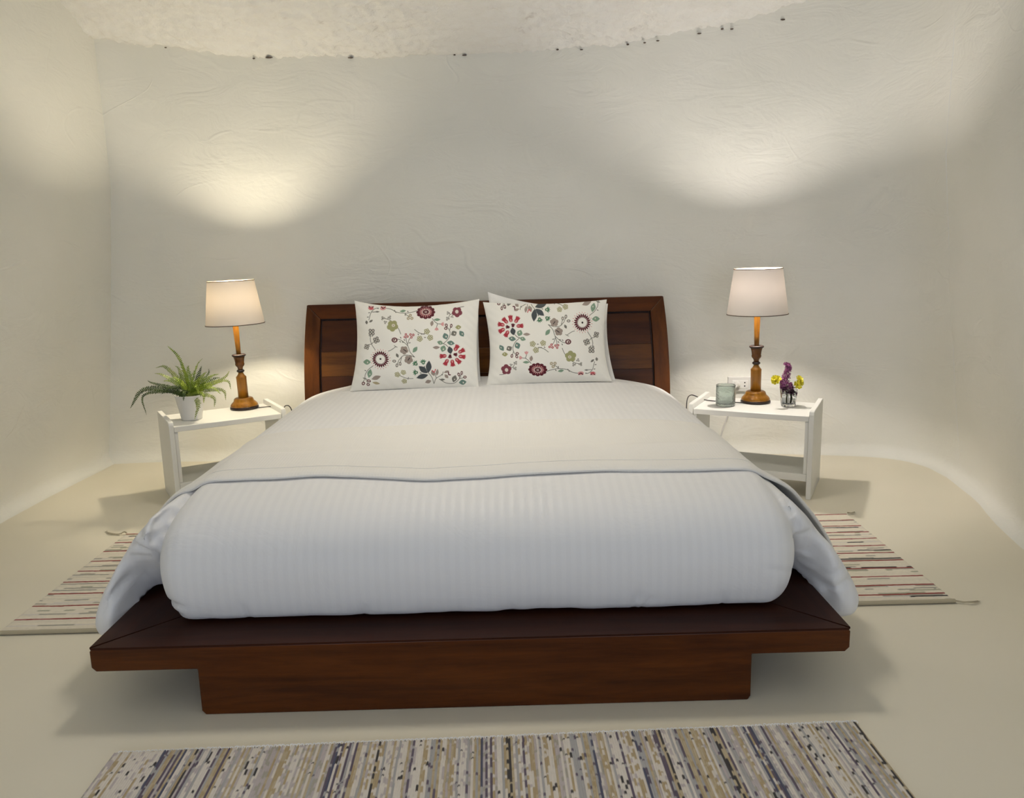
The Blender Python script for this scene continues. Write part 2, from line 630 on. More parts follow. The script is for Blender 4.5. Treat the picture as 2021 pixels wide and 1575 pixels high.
# floor
fx = np.linspace(-2.8, 2.8, 113)
fy = np.linspace(-2.0, 4.95, 140)
FX, FY = np.meshgrid(fx, fy, indexing='ij')
FZ = np.zeros_like(FX)
structure(link('floor', np_mesh('floor', np.stack([FX, FY, FZ], -1), grid_faces(len(fx), len(fy))), M_FLOOR))

# rough ceiling: fine grid in the part over the bed, coarser towards the back of the room
def ceiling_grid(x0, x1, nx, y0, y1, ny, amp):
    xs = np.linspace(x0, x1, nx)
    ys = np.linspace(y0, y1, ny)
    V = []
    for x in xs:
        for y in ys:
            z = ceil_z(x, y)
            sm = 1.0-0.75*math.exp(-((x+0.03)/0.20)**2)
            p = (x, y*1.6, 0)
            a = abs(noise.noise(Vector(p)*11.0))
            b = noise.noise(Vector(p)*26.0)
            c = noise.noise(Vector(p)*52.0)
            k = noise.noise(Vector((x, y, 3))*4.0)
            dz = (0.026*a+0.016*b+0.009*c+0.016*k)*amp*sm
            V.append((x, y, z+dz))
    return V, nx, ny
V1, nx, ny = ceiling_grid(-2.75, 2.75, 420, 3.55, 4.86, 150, 1.0)
F1 = grid_faces(nx, ny, flip=True)
V2, nx2, ny2 = ceiling_grid(-2.75, 2.75, 100, -2.0, 3.552, 100, 1.0)
F2 = grid_faces(nx2, ny2, flip=True, off=len(V1))
structure(link('ceiling', np_mesh('ceiling', np.array(V1+V2), np.vstack([F1, F2])), M_CEIL))

# small lumps painted dark for the shade in pits where the plastered wall meets the rock
M_PIT_SHADE = principled('painted_pit_shade', srgb(96, 84, 74), 0.95)[0]
def wall_y(x):
    return float(np.interp(x, np.array(back_plan)[:110, 0], np.array(back_plan)[:110, 1]))
ceiling_o = bpy.data.objects['ceiling']
for (px_, wd_, hg_) in [(-1.72, .010, .005), (-1.235, .012, .007), (-1.15, .030, .008), (-.70, .026, .005), (-.425, .010, .006), (-.13, .010, .006), (-.075, .022, .006), (.43, .012, .007),
                        (.56, .014, .005), (.81, .012, .009), (.90, .012, .006), (.97, .014, .006), (1.19, .018, .006), (1.31, .012, .008), (1.36, .014, .006), (1.62, .020, .008), (1.80, .016, .007), (1.88, .014, .007), (2.05, .022, .008)]:
    bm_ = bmesh.new()
    bmesh.ops.create_icosphere(bm_, subdivisions=2, radius=1.0)
    for v_ in bm_.verts:
        f_ = 1+.35*noise.noise(v_.co*2.1+Vector((px_*7, 0, 0)))
        v_.co = Vector((v_.co.x*wd_*.62*f_, v_.co.y*.008, v_.co.z*hg_*.55*f_))
    m_ = bpy.data.meshes.new('pit_shade_lump')
    bm_.to_mesh(m_)
    bm_.free()
    po = link('pit_shade_lump', m_, M_PIT_SHADE, ceiling_o)
    po.location = (px_, wall_y(px_)-0.008, edge_z(px_)+random.uniform(-.004, .008))

# front wall behind the camera with two window openings
bm = bmesh.new()
for x0, x1, z0, z1 in [(-2.6, -1.4, 0, 3.2), (-0.5, 0.7, 0, 3.2), (1.6, 2.6, 0, 3.2),
                       (-1.4, -0.5, 0, 0.3), (-1.4, -0.5, 1.95, 3.2), (0.7, 1.6, 0, 0.3), (0.7, 1.6, 1.95, 3.2)]:
    box_bm(bm, x0, x1, -1.9, -1.75, z0, z1)
me = bpy.data.meshes.new('wall_front')
bm.to_mesh(me)
bm.free()
structure(link('wall_front', me, M_WALL, sm=False))
for i, xc in enumerate((-0.95, 1.15)):
    bm = bmesh.new()
    for a in (-0.43, 0.0, 0.43):
        box_bm(bm, xc+a-0.02, xc+a+0.02, -1.85, -1.80, 0.3, 1.95)
    for zz in (0.32, 1.12, 1.93):
        box_bm(bm, xc-0.45, xc+0.45, -1.85, -1.80, zz-0.02, zz+0.02)
    me = bpy.data.meshes.new('window_%d' % (i+1))
    bm.to_mesh(me)
    bm.free()
    structure(link('window_%d' % (i+1), me, M_WHITE_PAINT, sm=False))

# round body added around the unseen fill light above the bed
cl_body = lathe('overhead_fill_body', [(.27, 2.705), (.29, 2.705), (.29, 2.74), (.05, 2.76), (.05, 2.82)], M_WHITE_PAINT, None, 40, True, False)
cl_body.location = (0.0, 2.95, -0.035)
tag(cl_body, 'added unseen round white fill light under the ceiling above the foot of the bed', 'lamp')

# ------------------------------------------------------------------ the bed
bed = thing('platform_bed', 'low dark red-brown wooden platform bed with curved panelled headboard', 'bed', (0, 0, 0))
YD, ZT, ZB = 1.942, 0.200, 0.132
# T-shaped front board
def prism(name, poly, y0, y1, mat, parent, bev=0.0035):
    bm = bmesh.new()
    a = [bm.verts.new((x, y0, z)) for x, z in poly]
    b = [bm.verts.new((x, y1, z)) for x, z in poly]
    bm.faces.new(a)
    bm.faces.new(list(reversed(b)))
    n = len(poly)
    for i in range(n):
        bm.faces.new((a[(i+1) % n], a[i], b[i], b[(i+1) % n]))
    bmesh.ops.recalc_face_normals(bm, faces=bm.faces)
    if bev:
        es = [e for e in bm.edges if len(e.link_faces) == 2 and e.calc_face_angle(0) > 0.9]
        bmesh.ops.bevel(bm, geom=es, offset=bev, segments=2, affect='EDGES', profile=0.5)
    me = bpy.data.meshes.new(name)
    bm.to_mesh(me)
    bm.free()
    return link(name, me, mat, parent, False)
c = 0.012
prism('front_board', [(-1+c*.6, ZT-0.004), (-1, ZT-0.004-c*.6), (-1, ZB+c), (-1+c, ZB), (-0.722, ZB), (-0.722, 0.012), (-0.712, 0.0),
                      (0.735, 0.0), (0.742, 0.012), (0.742, ZB), (1-c, ZB), (1, ZB+c), (1, ZT-0.004-c*.6), (1-c*.6, ZT-0.004)],
      YD, YD+0.03, M_WOOD_X, bed)
def slab(name, poly, z0, z1, mat, bev=0.002):
    bm = bmesh.new()
    a = [bm.verts.new((x, y, z0)) for x, y in poly]
    b = [bm.verts.new((x, y, z1)) for x, y in poly]
    bm.faces.new(list(reversed(a)))
    bm.faces.new(b)
    n = len(poly)
    for i in range(n):
        bm.faces.new((a[i], a[(i+1) % n], b[(i+1) % n], b[i]))
    bmesh.ops.recalc_face_normals(bm, faces=bm.faces)
    bmesh.ops.bevel(bm, geom=list(bm.edges), offset=bev, segments=2, affect='EDGES', profile=0.5)
    me = bpy.data.meshes.new(name)
    bm.to_mesh(me)
    bm.free()
    return link(name, me, mat, bed, False)
w = 0.22
slab('foot_ledge_board', [(-1+.004, YD-.001), (1-.004, YD-.001), (1-w, YD+w), (-1+w, YD+w)], ZT-0.006, ZT, M_WOOD_DECK, 0.0006)
slab('side_ledge_board', [(-1, YD+.004), (-1+w-.002, YD+w+.0015), (-1+w-.002, 4.36), (-1, 4.36)], ZT-0.006, ZT, M_WOOD_DECKY, 0.0006)
slab('side_ledge_board', [(1, YD+.004), (1, 4.36), (1-w+.002, 4.36), (1-w+.0003, YD+w+.0002)], ZT-0.006, ZT, M_WOOD_DECKY, 0.0003)
box('side_rail', -1, -0.97, YD+.032, 4.36, ZB, ZT-.007, M_WOOD_DECKY, bed)
box('side_rail', 0.97, 1, YD+.032, 4.36, ZB, ZT-.007, M_WOOD_DECKY, bed)
box('slat_base', -0.968, 0.968, YD+.032, 4.36, ZB+.02, ZT-.008, M_WOOD_DECK, bed)
box('plinth_side', -0.722, -0.69, YD+.032, 4.2, 0.0, ZB+.018, M_WOOD_DECKY, bed)
box('plinth_side', 0.71, 0.742, YD+.032, 4.2, 0.0, ZB+.018, M_WOOD_DECKY, bed)

# headboard: bent quads with thickness
def hb_y(z):
    t = max(0.0, (z-0.25)/0.67)
    return 4.335+0.045*t+0.055*t*t
def hw(z):      # outer half-width, bowed a little
    t = max(0.0, (z-0.2)/0.72)
    return 1.013-0.028*t**3
def bent(name, c4, th, dy, mat, parent, nu=3, nv=16, bev=0.0025):
    """c4: (x,z) bottom-left, bottom-right, top-right, top-left; front face at hb_y(z)+dy"""
    V = []
    for i in range(nu):
        s = i/(nu-1)
        for j in range(nv):
            t = j/(nv-1)
            xl = c4[0][0]*(1-t)+c4[3][0]*t
            zl = c4[0][1]*(1-t)+c4[3][1]*t
            xr = c4[1][0]*(1-t)+c4[2][0]*t
            zr = c4[1][1]*(1-t)+c4[2][1]*t
            x, z = xl*(1-s)+xr*s, zl*(1-s)+zr*s
            x *= hw(z)/1.0
            V.append((x, hb_y(z)+dy, z))
    nF = len(V)
    V = V+[(x, y+th, z) for x, y, z in V]
    Fc = [tuple(map(int, f)) for f in grid_faces(nu, nv)]+[tuple(map(int, f)) for f in grid_faces(nu, nv, off=nF, flip=True)]
    for i in range(nu-1):
        Fc.append((i*nv, (i+1)*nv, nF+(i+1)*nv, nF+i*nv)[::-1])
        Fc.append((i*nv+nv-1, (i+1)*nv+nv-1, nF+(i+1)*nv+nv-1, nF+i*nv+nv-1))
    for j in range(nv-1):
        Fc.append((j, j+1, nF+j+1, nF+j))
        k = (nu-1)*nv
        Fc.append((k+j, k+j+1, nF+k+j+1, nF+k+j)[::-1])
    bm = bmesh.new()
    vv = [bm.verts.new(v) for v in V]
    for f in Fc:
        try:
            bm.faces.new([vv[i] for i in f])
        except ValueError:
            pass
    bmesh.ops.recalc_face_normals(bm, faces=bm.faces)
    es = [e for e in bm.edges if len(e.link_faces) == 2 and e.calc_face_angle(0) > 0.8]
    bmesh.ops.bevel(bm, geom=es, offset=bev, segments=2, affect='EDGES', profile=0.5)
    me = bpy.data.meshes.new(name)
    bm.to_mesh(me)
    bm.free()
    return link(name, me, mat, parent, False)
HT = 0.922
hbt = bent('headboard_stile', [(-1, .10), (-.915, .10), (-.918, HT-.078), (-1, HT)], .035, 0, M_WOOD_Z, bed)
bent('headboard_stile', [(.915, .10), (1, .10), (1, HT), (.918, HT-.078)], .035, 0, M_WOOD_Z, bed)
bent('headboard_rail', [(-.917, HT-.078), (.917, HT-.078), (.999, HT), (-.999, HT)], .035, 0.0005, M_WOOD_X, bed, 24, 5)
bent('headboard_backing', [(-.93, .22), (.93, .22), (.93, HT-.05), (-.93, HT-.05)], .008, .026, M_WOOD_GROOVE, bed, 12, 12)
zb_ = [0.24, 0.53, 0.665, HT-.088]
for k in range(3):
    bent('headboard_panel_board', [(-.906, zb_[k]+.0003), (.906, zb_[k]+.0003), (.908, zb_[k+1]-.0003), (-.908, zb_[k+1]-.0003)], .016, 0.009, M_WOOD_P2 if k == 1 else M_WOOD_P, bed, 12, 6, 0.0006)

# ------------------------------------------------------------------ duvet
def prof_side(sign):
    """outer profile from hem up to the top centre (half), in (|x|, z)"""
    if sign > 0:
        return [(1.055, .118), (1.105, .130), (1.122, .175), (1.100, .235), (1.050, .318), (.990, .395), (.945, .445), (.895, .490), (.82, .518), (.70, .532), (.45, .540), (.2, .542), (0, .540)]
    return [(1.020, .122), (1.080, .122), (1.100, .165), (1.078, .235), (1.032, .318), (.985, .390), (.945, .440), (.895, .487), (.82, .515), (.70, .528), (.45, .536), (.2, .540), (0, .540)]

def section(y):
    """closed polygon (x,z): right hem -> over the top -> left hem -> underside"""
    R_ = prof_side(1)
    L_ = prof_side(-1)
    t = np.clip((y-2.35)/0.5, 0, 1)
    t = t*t*(3-2*t)
    hd = np.clip((y-3.85)/0.40, 0, 1)**2
    pts = []
    for x, z in R_:
        low = max(0, (0.47-z)/0.35)
        x2 = x-t*0.07*low
        z2 = z-hd*0.10*np.clip((x-0.62)/0.3, 0, 1)-0.012*hd
        pts.append((x2, z2))
    for x, z in reversed(L_[:-1]):
        low = max(0, (0.47-z)/0.35)
        x2 = x-t*0.06*low
        z2 = z-hd*0.05*np.clip((x-0.62)/0.3, 0, 1)-0.012*hd
        pts.append((-x2, z2))
    # underside: come back in over the edge of the deck
    pts += [(-1.008, .150), (-1.006, .212), (-.90, .208), (-.5, .206), (0, .206), (.5, .206), (.90, .208), (1.006, .212), (1.008, .150)]
    return np.array(pts)

def resample_closed(P, n):
    # smooth closed catmull then uniform
    m = len(P)
    out = []
    for i in range(m):
        p0, p1, p2, p3 = P[(i-1) % m], P[i], P[(i+1) % m], P[(i+2) % m]
        for k in range(6):
            t = k/6
            out.append(0.5*((2*p1)+(-p0+p2)*t+(2*p0-5*p1+4*p2-p3)*t*t+(-p0+3*p1-3*p2+p3)*t**3))
    out = np.array(out+[out[0]])
    d = np.r_[0, np.cumsum(np.linalg.norm(np.diff(out, axis=0), axis=1))]
    t = np.linspace(0, d[-1], n, endpoint=False)
    return np.stack([np.interp(t, d, out[:, 0]), np.interp(t, d, out[:, 1])], 1)

def end_y(x, z):
    """foot end of the body: recessed beside the front roll close to the deck"""
    ax = abs(x)
    t_ = np.clip((1.035-ax)/0.075, 0, 1)
    rec = 0.19*np.clip((0.42-z)/0.21, 0, 1)**1.2*t_*t_*(3-2*t_)
    inner = 0.20*np.clip((0.90-ax)/0.05, 0, 1)
    return 2.125+max(rec, inner)

def duvet_body():
    NS = 220
    V = []
    ys = np.r_[0.0, np.linspace(0.03, 1, 70)]
    rings = []
    # end cap rounding rings, then the length
    for k, (ins, dy) in enumerate([(0.055, 0.0), (0.028, 0.006), (0.012, 0.018), (0.003, 0.036), (0.0, 0.060)]):
        rings.append((ins, dy, 2.15+dy))
    for y in np.linspace(2.30, 4.27, 60):
        rings.append((0.0, None, y))
    for k, sc_ in enumerate((0.05, 0.2, 0.4, 0.6, 0.75, 0.87, 0.95)):
        rings.insert(k, (0.055, -sc_, 2.15))
    for (ins, dy, y) in rings:
        P = resample_closed(section(y), NS)
        T = np.roll(P, -1, 0)-np.roll(P, 1, 0)
        T /= np.linalg.norm(T, axis=1)[:, None]
        nrm = np.stack([T[:, 1], -T[:, 0]], 1)
        cen = np.array([0, .37])
        sgn = np.sign(((P-cen)*nrm).sum(1).mean())
        wgt = np.where((P[:, 1] < .27) & (np.abs(P[:, 0]) < 1.03), np.clip((P[:, 1]-.205)/.06, 0.0, 1), 1.0)[:, None]
        Q = P-nrm*sgn*ins*wgt
        if dy is not None and dy < 0:
            Q = np.stack([Q[:, 0]*(1+0.10*(-1-dy)), .36+(Q[:, 1]-.36)*(-dy)], 1)
            dy = 0.0
        for (x, z) in Q:
            if dy is not None:
                yy = end_y(x, z)+dy
            else:
                yy = max(y, end_y(x, z)+0.062+(y-2.30)*0.9)
            V.append((x, yy, z))
    nr = len(rings)
    F = [tuple(map(int, f)) for f in grid_faces(nr, NS, wrap_v=True)]
    F.append(tuple(range(NS)))
    F.append(tuple(reversed([(nr-1)*NS+k for k in range(NS)])))
    return V, F

FRONT_PROF = [(2.20, .203), (2.110, .203), (2.072, .212), (2.056, .245), (2.048, .290), (2.046, .345), (2.056, .400), (2.084, .448), (2.135, .487), (2.21, .514), (2.32, .534), (2.46, .543), (2.60, .540), (2.66, .45), (2.62, .30), (2.50, .215)]
def duvet_front():
    NS = 160
    P = resample_closed(np.array(FRONT_PROF), NS)
    V = []
    xs = np.linspace(-1, 1, 150)
    rings = []
    cen = np.array([2.30, .35])
    for s in xs:
        a = abs(s)
        e = 1.0
        t = max(0.0, (a-0.90)/0.10)
        e = (1-t**2.2)**0.5 if t < 1 else 0.0
        e = max(e, 0.02)
        half = 0.903 if s > 0 else 0.889
        xc = 0.012 if s > 0 else 0.012
        for (y, z) in P:
            yy = cen[0]+(y-cen[0])*(1-(1-e)*0.45)
            zz = cen[1]+(z-cen[1])*(1-(1-e)*(0.42 if z < cen[1] else 0.55))
            # panel is narrower near the deck and at the very top
            zw = (z-.36)/.17
            nar = 1-0.022*max(0, -zw)**2.2-0.02*max(0, zw)**2
            x = math.copysign(half*a, s)*nar
            # wavy tucked bottom
            if z < .27:
                wv = 0.007*noise.noise(Vector((x*5, 0, 1.5)))+0.004*noise.noise(Vector((x*17, 0, 4)))
                zz += max(0, wv)*(0.27-z)/.07
                yy += wv*0.8*(0.27-z)/.07
            V.append((x+xc, yy, zz))
    F = [tuple(map(int, f)) for f in grid_faces(len(xs), NS, wrap_v=True)]
    F.append(tuple(range(NS)))
    F.append(tuple(reversed([(len(xs)-1)*NS+k for k in range(NS)])))
    return V, F

V1, F1 = duvet_body()
V2, F2 = duvet_front()
me = bpy.data.meshes.new('duvet_raw')
me.from_pydata(V1+V2, [], F1+[tuple(i+len(V1) for i in f) for f in F2])
bm = bmesh.new()
bm.from_mesh(me)
bmesh.ops.recalc_face_normals(bm, faces=bm.faces)
bm.to_mesh(me)
bm.free()
tmp = bpy.data.objects.new('duvet_tmp', me)
COL.objects.link(tmp)
md = tmp.modifiers.new('r', 'REMESH')
md.mode = 'VOXEL'
md.voxel_size = 0.009
md.use_smooth_shade = True
sm_ = tmp.modifiers.new('s', 'SMOOTH')
sm_.iterations = 3
sm_.factor = 0.5
bpy.context.view_layer.update()
dg = bpy.context.evaluated_depsgraph_get()
dme = bpy.data.meshes.new_from_object(tmp.evaluated_get(dg))
bpy.data.objects.remove(tmp)
dme.name = 'duvet'
nv = len(dme.vertices)
co = np.empty(nv*3, np.float32)
dme.vertices.foreach_get('co', co)
co = co.reshape(-1, 3)
nn = np.empty(nv*3, np.float32)
dme.vertices.foreach_get('normal', nn)
nn = nn.reshape(-1, 3)
front_ = (co[:, 1] < 2.40) & (nn[:, 1] < -0.15)
def crease(a, b, w_, d_):
    """valley along a-b, given in the (x, z) plane of the foot end"""
    a, b = np.array(a), np.array(b)
    p = co[:, [0, 2]]
    ab = b-a
    t = np.clip(((p-a)@ab)/(ab@ab), 0, 1)
    q = a+t[:, None]*ab
    dist = np.linalg.norm(p-q, axis=1)
    return -d_*np.exp(-(dist/w_)**2)*(0.3+0.7*np.sin(np.pi*t))*front_
disp = np.zeros(nv)
for i in range(nv):
    p = Vector(co[i])
    d = 0.0045*noise.noise(p*3.2)+0.0018*noise.noise(p*9.0)
    if abs(p.x) > 0.9 and p.z < 0.47:      # loose side drops are more rumpled
        d += 0.006*noise.noise(Vector((p.x*6, p.y*6, p.z*12)))
    disp[i] = d
# folds where the cover is tucked in
for (a, b, w_, d_) in [((-1.00, .425), (-.905, .375), .009, .013), ((-.99, .365), (-.915, .36), .009, .006), ((-1.055, .225), (-.99, .30), .012, .010),
                       ((-1.07, .19), (-1.03, .27), .010, .006), ((-.96, .455), (-.91, .42), .012, .007),
                       ((1.01, .215), (1.10, .255), .010, .011), ((.99, .245), (1.09, .31), .011, .008), ((1.03, .185), (1.10, .195), .009, .008), ((.93, .37), (1.00, .40), .012, .006),
                       ((.915, .392), (.76, .388), .005, .003), ((-.88, .262), (-.79, .258), .009, .009), ((-.86, .235), (-.80, .225), .008, .006),
                       ((.90, .30), (.80, .33), .010, .006), ((.45, .205), (.46, .275), .007, .007), ((.47, .205), (.50, .255), .006, .005),
                       ((-.3, .205), (-.29, .255), .008, .005), ((-.62, .205), (-.63, .26), .008, .006), ((.12, .205), (.10, .25), .008, .004), ((.70, .205), (.69, .26), .007, .005)]:
    disp += crease(a, b, w_, d_)
for side_ in (-1, 1):      # deep line where the side drop disappears behind the front roll
    L_ = [(-.880, .485), (-.893, .44), (-.899, .39), (-.897, .32), (-.880, .25)] if side_ < 0 else [(.900, .488), (.915, .44), (.925, .39), (.920, .32), (.905, .25)]
    for a, b in zip(L_[:-1], L_[1:]):
        disp = np.minimum(disp, crease(a, b, .010, .016)+disp*0)+0
co2 = co+nn*disp[:, None].astype(np.float32)
dme.vertices.foreach_set('co', co2.ravel())
dme.update()
duvet = tag(link('duvet', dme, M_DUVET), 'puffy white satin-striped duvet draped over the bed, tucked at the foot', 'duvet')
BVH = BVHTree.FromPolygons([tuple(v) for v in co2], [tuple(p.vertices) for p in dme.polygons])

# ------------------------------------------------------------------ throw across the bed
def throw():
    R_ = np.array(prof_side(1))[2:]
    L_ = np.array(prof_side(-1))[2:]
    P = np.vstack([R_, (L_*[-1, 1])[::-1][1:]])
    P3 = catmull([(x, z, 0) for x, z in P], 10)[:, :2]
    d = np.r_[0, np.cumsum(np.linalg.norm(np.diff(P3, axis=0), axis=1))]
    nx_ = 170
    t = np.linspace(0.02, d[-1]-0.02, nx_)
    prof = np.stack([np.interp(t, d, P3[:, 0]), np.interp(t, d, P3[:, 1])], 1)
    T = np.gradient(prof, axis=0)
    T /= np.linalg.norm(T, axis=1)[:, None]
    nr = np.stack([T[:, 1], -T[:, 0]], 1)
    nr *= np.sign(nr[nx_//2, 1])
    ny_ = 60
    nearx = [-1.2, -.93, -.775, -.626, -.446, -.119, .105, .409, .71, .82, .93, 1.2]
    neary = [2.36, 2.34, 2.315, 2.322, 2.332, 2.278, 2.300, 2.316, 2.303, 2.30, 2.33, 2.40]
    V = []
    for i in range(nx_):
        x, z = prof[i]
        yn = float(np.interp(x, nearx, neary))
        yf = 3.02+0.04*x*0.3+0.015*noise.noise(Vector((x*2, 0, 0)))
        for j in range(ny_):
            s = j/(ny_-1)
            y = yn+(yf-yn)*s
            n3 = Vector((nr[i, 0], 0, nr[i, 1]))
            o = Vector((x, y, z))+n3*0.15
            hit = BVH.ray_cast(o, -n3, 0.4)
            p = hit[0] if hit[0] is not None else Vector((x, y, z))
            wrk = 0.0012*noise.noise(Vector((x*1.5, y*12, 2)))+0.002*noise.noise(Vector((x*3, y*4, 7)))
            lift = 0.0025
            if x > 0.88 and z < 0.50:         # right edge stands off the duvet
                lift += 0.022*math.exp(-((y-yn)/0.12)**2)*min(1, (0.50-z)/0.06)
            p = p+n3*(lift+wrk)
            V.append(tuple(p))
    V = np.array(V).reshape(nx_, ny_, 3)
    # smooth so the cloth bridges small folds
    for _ in range(3):
        W = V.copy()
        W[1:-1] = (V[:-2]+V[1:-1]*2+V[2:])/4
        V = W
    return V, nx_, ny_, nr
TV, nx_, ny_, tnr = throw()
th_ = np.linspace(0.013, 0.006, ny_)
th_ = np.full(ny_, 0.007)
th_[:7] = [0.008, 0.0115, 0.012, 0.012, 0.012, 0.0115, 0.009]
th_[-3:] = [0.006, 0.004, 0.001]
nr3 = np.stack([tnr[:, 0], np.zeros(nx_), tnr[:, 1]], 1)
top = TV+nr3[:, None, :]*th_[None, :, None]
# rounded near rim: extra ring bulging towards the foot
rimj = []
rim = (TV[:, 0]+top[:, 0])/2+np.array([0, -0.005, 0])
rows = np.concatenate([TV[:, ::-1], rim[:, None], top], 1)      # profile loop, far underside -> rim -> far top
nrow = rows.shape[1]
me = np_mesh('throw_blanket', rows, grid_faces(nx_, nrow))
throw_o = tag(link('throw_blanket', me, M_THROW), 'thin off-white waffle throw laid across the middle of the duvet', 'throw')
# hem line stitched near the foot edge
hem = top[:, 6]+nr3*0.0006
Vt, Ft = tube_data(hem[8:-8], 0.0012, 5)
from_lists('hem_stitching', Vt, Ft, M_PILLOW, throw_o)

# ------------------------------------------------------------------ floral print
AX0, AY0, AW, AH = 20.0, 200.0, 1880.0, 1320.0
RS = 0.6
IMW, IMH = int(AW*RS), int(AH*RS)
CLOTH = np.array(srgb(240, 238, 230)[:3])
ART = np.ones((IMH, IMW, 3))*CLOTH
PAL = {k: np.array(srgb(*v)[:3]) for k, v in dict(
    maroon=(88, 14, 32), red=(172, 48, 62), pink=(216, 158, 156), sage=(128, 156, 132), teal=(104, 132, 122),
    grey=(116, 114, 106), tan=(172, 160, 128), olive=(160, 160, 112), dark=(70, 76, 80), stem=(104, 104, 94),
    taupe=(158, 144, 134), plum=(128, 62, 74), green=(78, 124, 92), white=(222, 214, 204), black=(40, 24, 30), rose=(200, 92, 100)).items()}
def _win(cx, cy, r):
    x0 = max(0, int((cx-r-AX0)*RS)-2)
    x1 = min(IMW, int((cx+r-AX0)*RS)+3)
    y0 = max(0, int((cy-r-AY0)*RS)-2)
    y1 = min(IMH, int((cy+r-AY0)*RS)+3)
    if x1 <= x0 or y1 <= y0:
        return None
    Y, X = np.mgrid[y0:y1, x0:x1]
    return slice(y0, y1), slice(x0, x1), (X+.5)/RS+AX0, (Y+.5)/RS+AY0
def _put(sl, m, col):
    m = np.clip(m, 0, 1)[..., None]
    ART[sl[0], sl[1]] = ART[sl[0], sl[1]]*(1-m)+PAL[col]*m
def ell(cx, cy, rx, ry, ang, col, pointed=False):
    w_ = _win(cx, cy, max(rx, ry)*1.1)
    if w_ is None:
        return
    a = math.radians(ang)
    dx, dy = w_[2]-cx, w_[3]-cy
    u = (dx*math.cos(a)+dy*math.sin(a))/rx
    v = (-dx*math.sin(a)+dy*math.cos(a))/ry
    if pointed:
        if rx >= ry:
            d = np.abs(v)/np.maximum(1e-3, (1-np.clip(np.abs(u), 0, 1)**1.7))
        else:
            d = np.abs(u)/np.maximum(1e-3, (1-np.clip(np.abs(v), 0, 1)**1.7))
        d = np.where((np.abs(u) > 1) | (np.abs(v) > 1), 9, d)
    else:
        d = np.sqrt(u*u+v*v)
    _put(w_, (1-d)*min(rx, ry)*RS+0.5, col)
def ring(cx, cy, rx, ry, col, hole=0.5, ang=0):
    ell(cx, cy, rx, ry, ang, col)
    ell(cx, cy, rx*hole, ry*hole, ang, 'white')
def stroke(pts, wdt, col):
    P = catmull([(x, y, 0) for x, y in pts], 6)[:, :2] if len(pts) > 2 else np.array(pts, float)
    for a, b in zip(P[:-1], P[1:]):
        c_ = (a+b)/2
        w_ = _win(c_[0], c_[1], np.linalg.norm(b-a)/2+wdt+3)
        if w_ is None:
            continue
        ab = b-a
        t = np.clip(((w_[2]-a[0])*ab[0]+(w_[3]-a[1])*ab[1])/(ab@ab+1e-9), 0, 1)
        d = np.hypot(w_[2]-a[0]-t*ab[0], w_[3]-a[1]-t*ab[1])
        _put(w_, (wdt/2-d)*RS+0.6, col)
def leaf(cx, cy, rx, ry, ang, col, hole=False):
    ell(cx, cy, rx*1.12, ry*1.12, ang, col, True)
    ell(cx, cy, rx*.85, ry*.85, ang, col)
    if hole:
        a = math.radians(ang)
        ell(cx+rx*.18*math.cos(a)-ry*.18*math.sin(a), cy+rx*.18*math.sin(a)+ry*.18*math.cos(a), min(rx, ry)*.26, min(rx, ry)*.36, ang, 'white')
def blossom(cx, cy, r, n, col, ph=0, inner=None, ringed=True):
    for k in range(n):
        a = math.radians(ph+360*k/n)
        x, y = cx+r*.55*math.cos(a), cy+r*.55*math.sin(a)
        if ringed:
            ring(x, y, r*.42, r*.42, col, 0.42)
        else:
            ell(x, y, r*.5, r*.5, 0, col)
    if not ringed:
        ell(cx, cy, r*.5, r*.5, 0, col)
    if inner:
        ell(cx, cy, r*.2, r*.2, 0, inner)
# stems
for pts in [[(345, 505), (372, 400), (420, 350), (465, 340)], [(385, 395), (480, 390)], [(560, 345), (640, 360), (720, 400), (830, 412), (920, 400), (990, 380)],
            [(830, 412), (860, 440), (890, 460)], [(525, 475), (600, 490), (660, 520)], [(600, 490), (625, 465)], [(735, 590), (765, 640), (785, 690)],
            [(440, 905), (390, 830), (370, 760), (378, 700)], [(390, 825), (330, 840)], [(390, 825), (430, 780)],
            [(970, 635), (1030, 680), (1100, 700)], [(1060, 700), (1110, 690)], [(745, 760), (800, 780), (880, 850), (910, 930), (970, 1000)],
            [(880, 840), (860, 780), (858, 735)], [(880, 820), (900, 760), (930, 730)], [(970, 1000), (900, 975), (820, 980), (760, 1040)], [(800, 990), (775, 1080)], [(760, 1040), (735, 1100)],
            [(620, 920), (660, 905), (720, 865)], [(700, 850), (740, 870)], [(410, 1125), (340, 1180), (300, 1240), (290, 1290), (265, 1350)], [(290, 1290), (330, 1370)], [(290, 1290), (340, 1330)],
            [(1200, 485), (1240, 530), (1270, 555), (1260, 600)], [(1270, 555), (1330, 560)], [(1385, 585), (1430, 640), (1440, 700), (1410, 770), (1350, 825)],
            [(1350, 825), (1385, 840), (1425, 880)], [(1450, 590), (1432, 650)], [(1620, 325), (1560, 335), (1520, 370)], [(1490, 420), (1440, 435), (1415, 490)], [(1440, 435), (1415, 410)],
            [(1130, 1190), (1190, 1270), (1215, 1365)], [(1215, 1365), (1250, 1290), (1330, 1240), (1345, 1200)], [(1250, 1290), (1240, 1220)],
            [(1290, 1300), (1380, 1360), (1480, 1365), (1550, 1310), (1590, 1230)], [(1560, 1300), (1630, 1280)], [(1560, 1300), (1552, 1245)], [(940, 1290), (860, 1290), (800, 1270), (760, 1250)], [(880, 1275), (870, 1305)]]:
    stroke(pts, 7.5, 'stem')
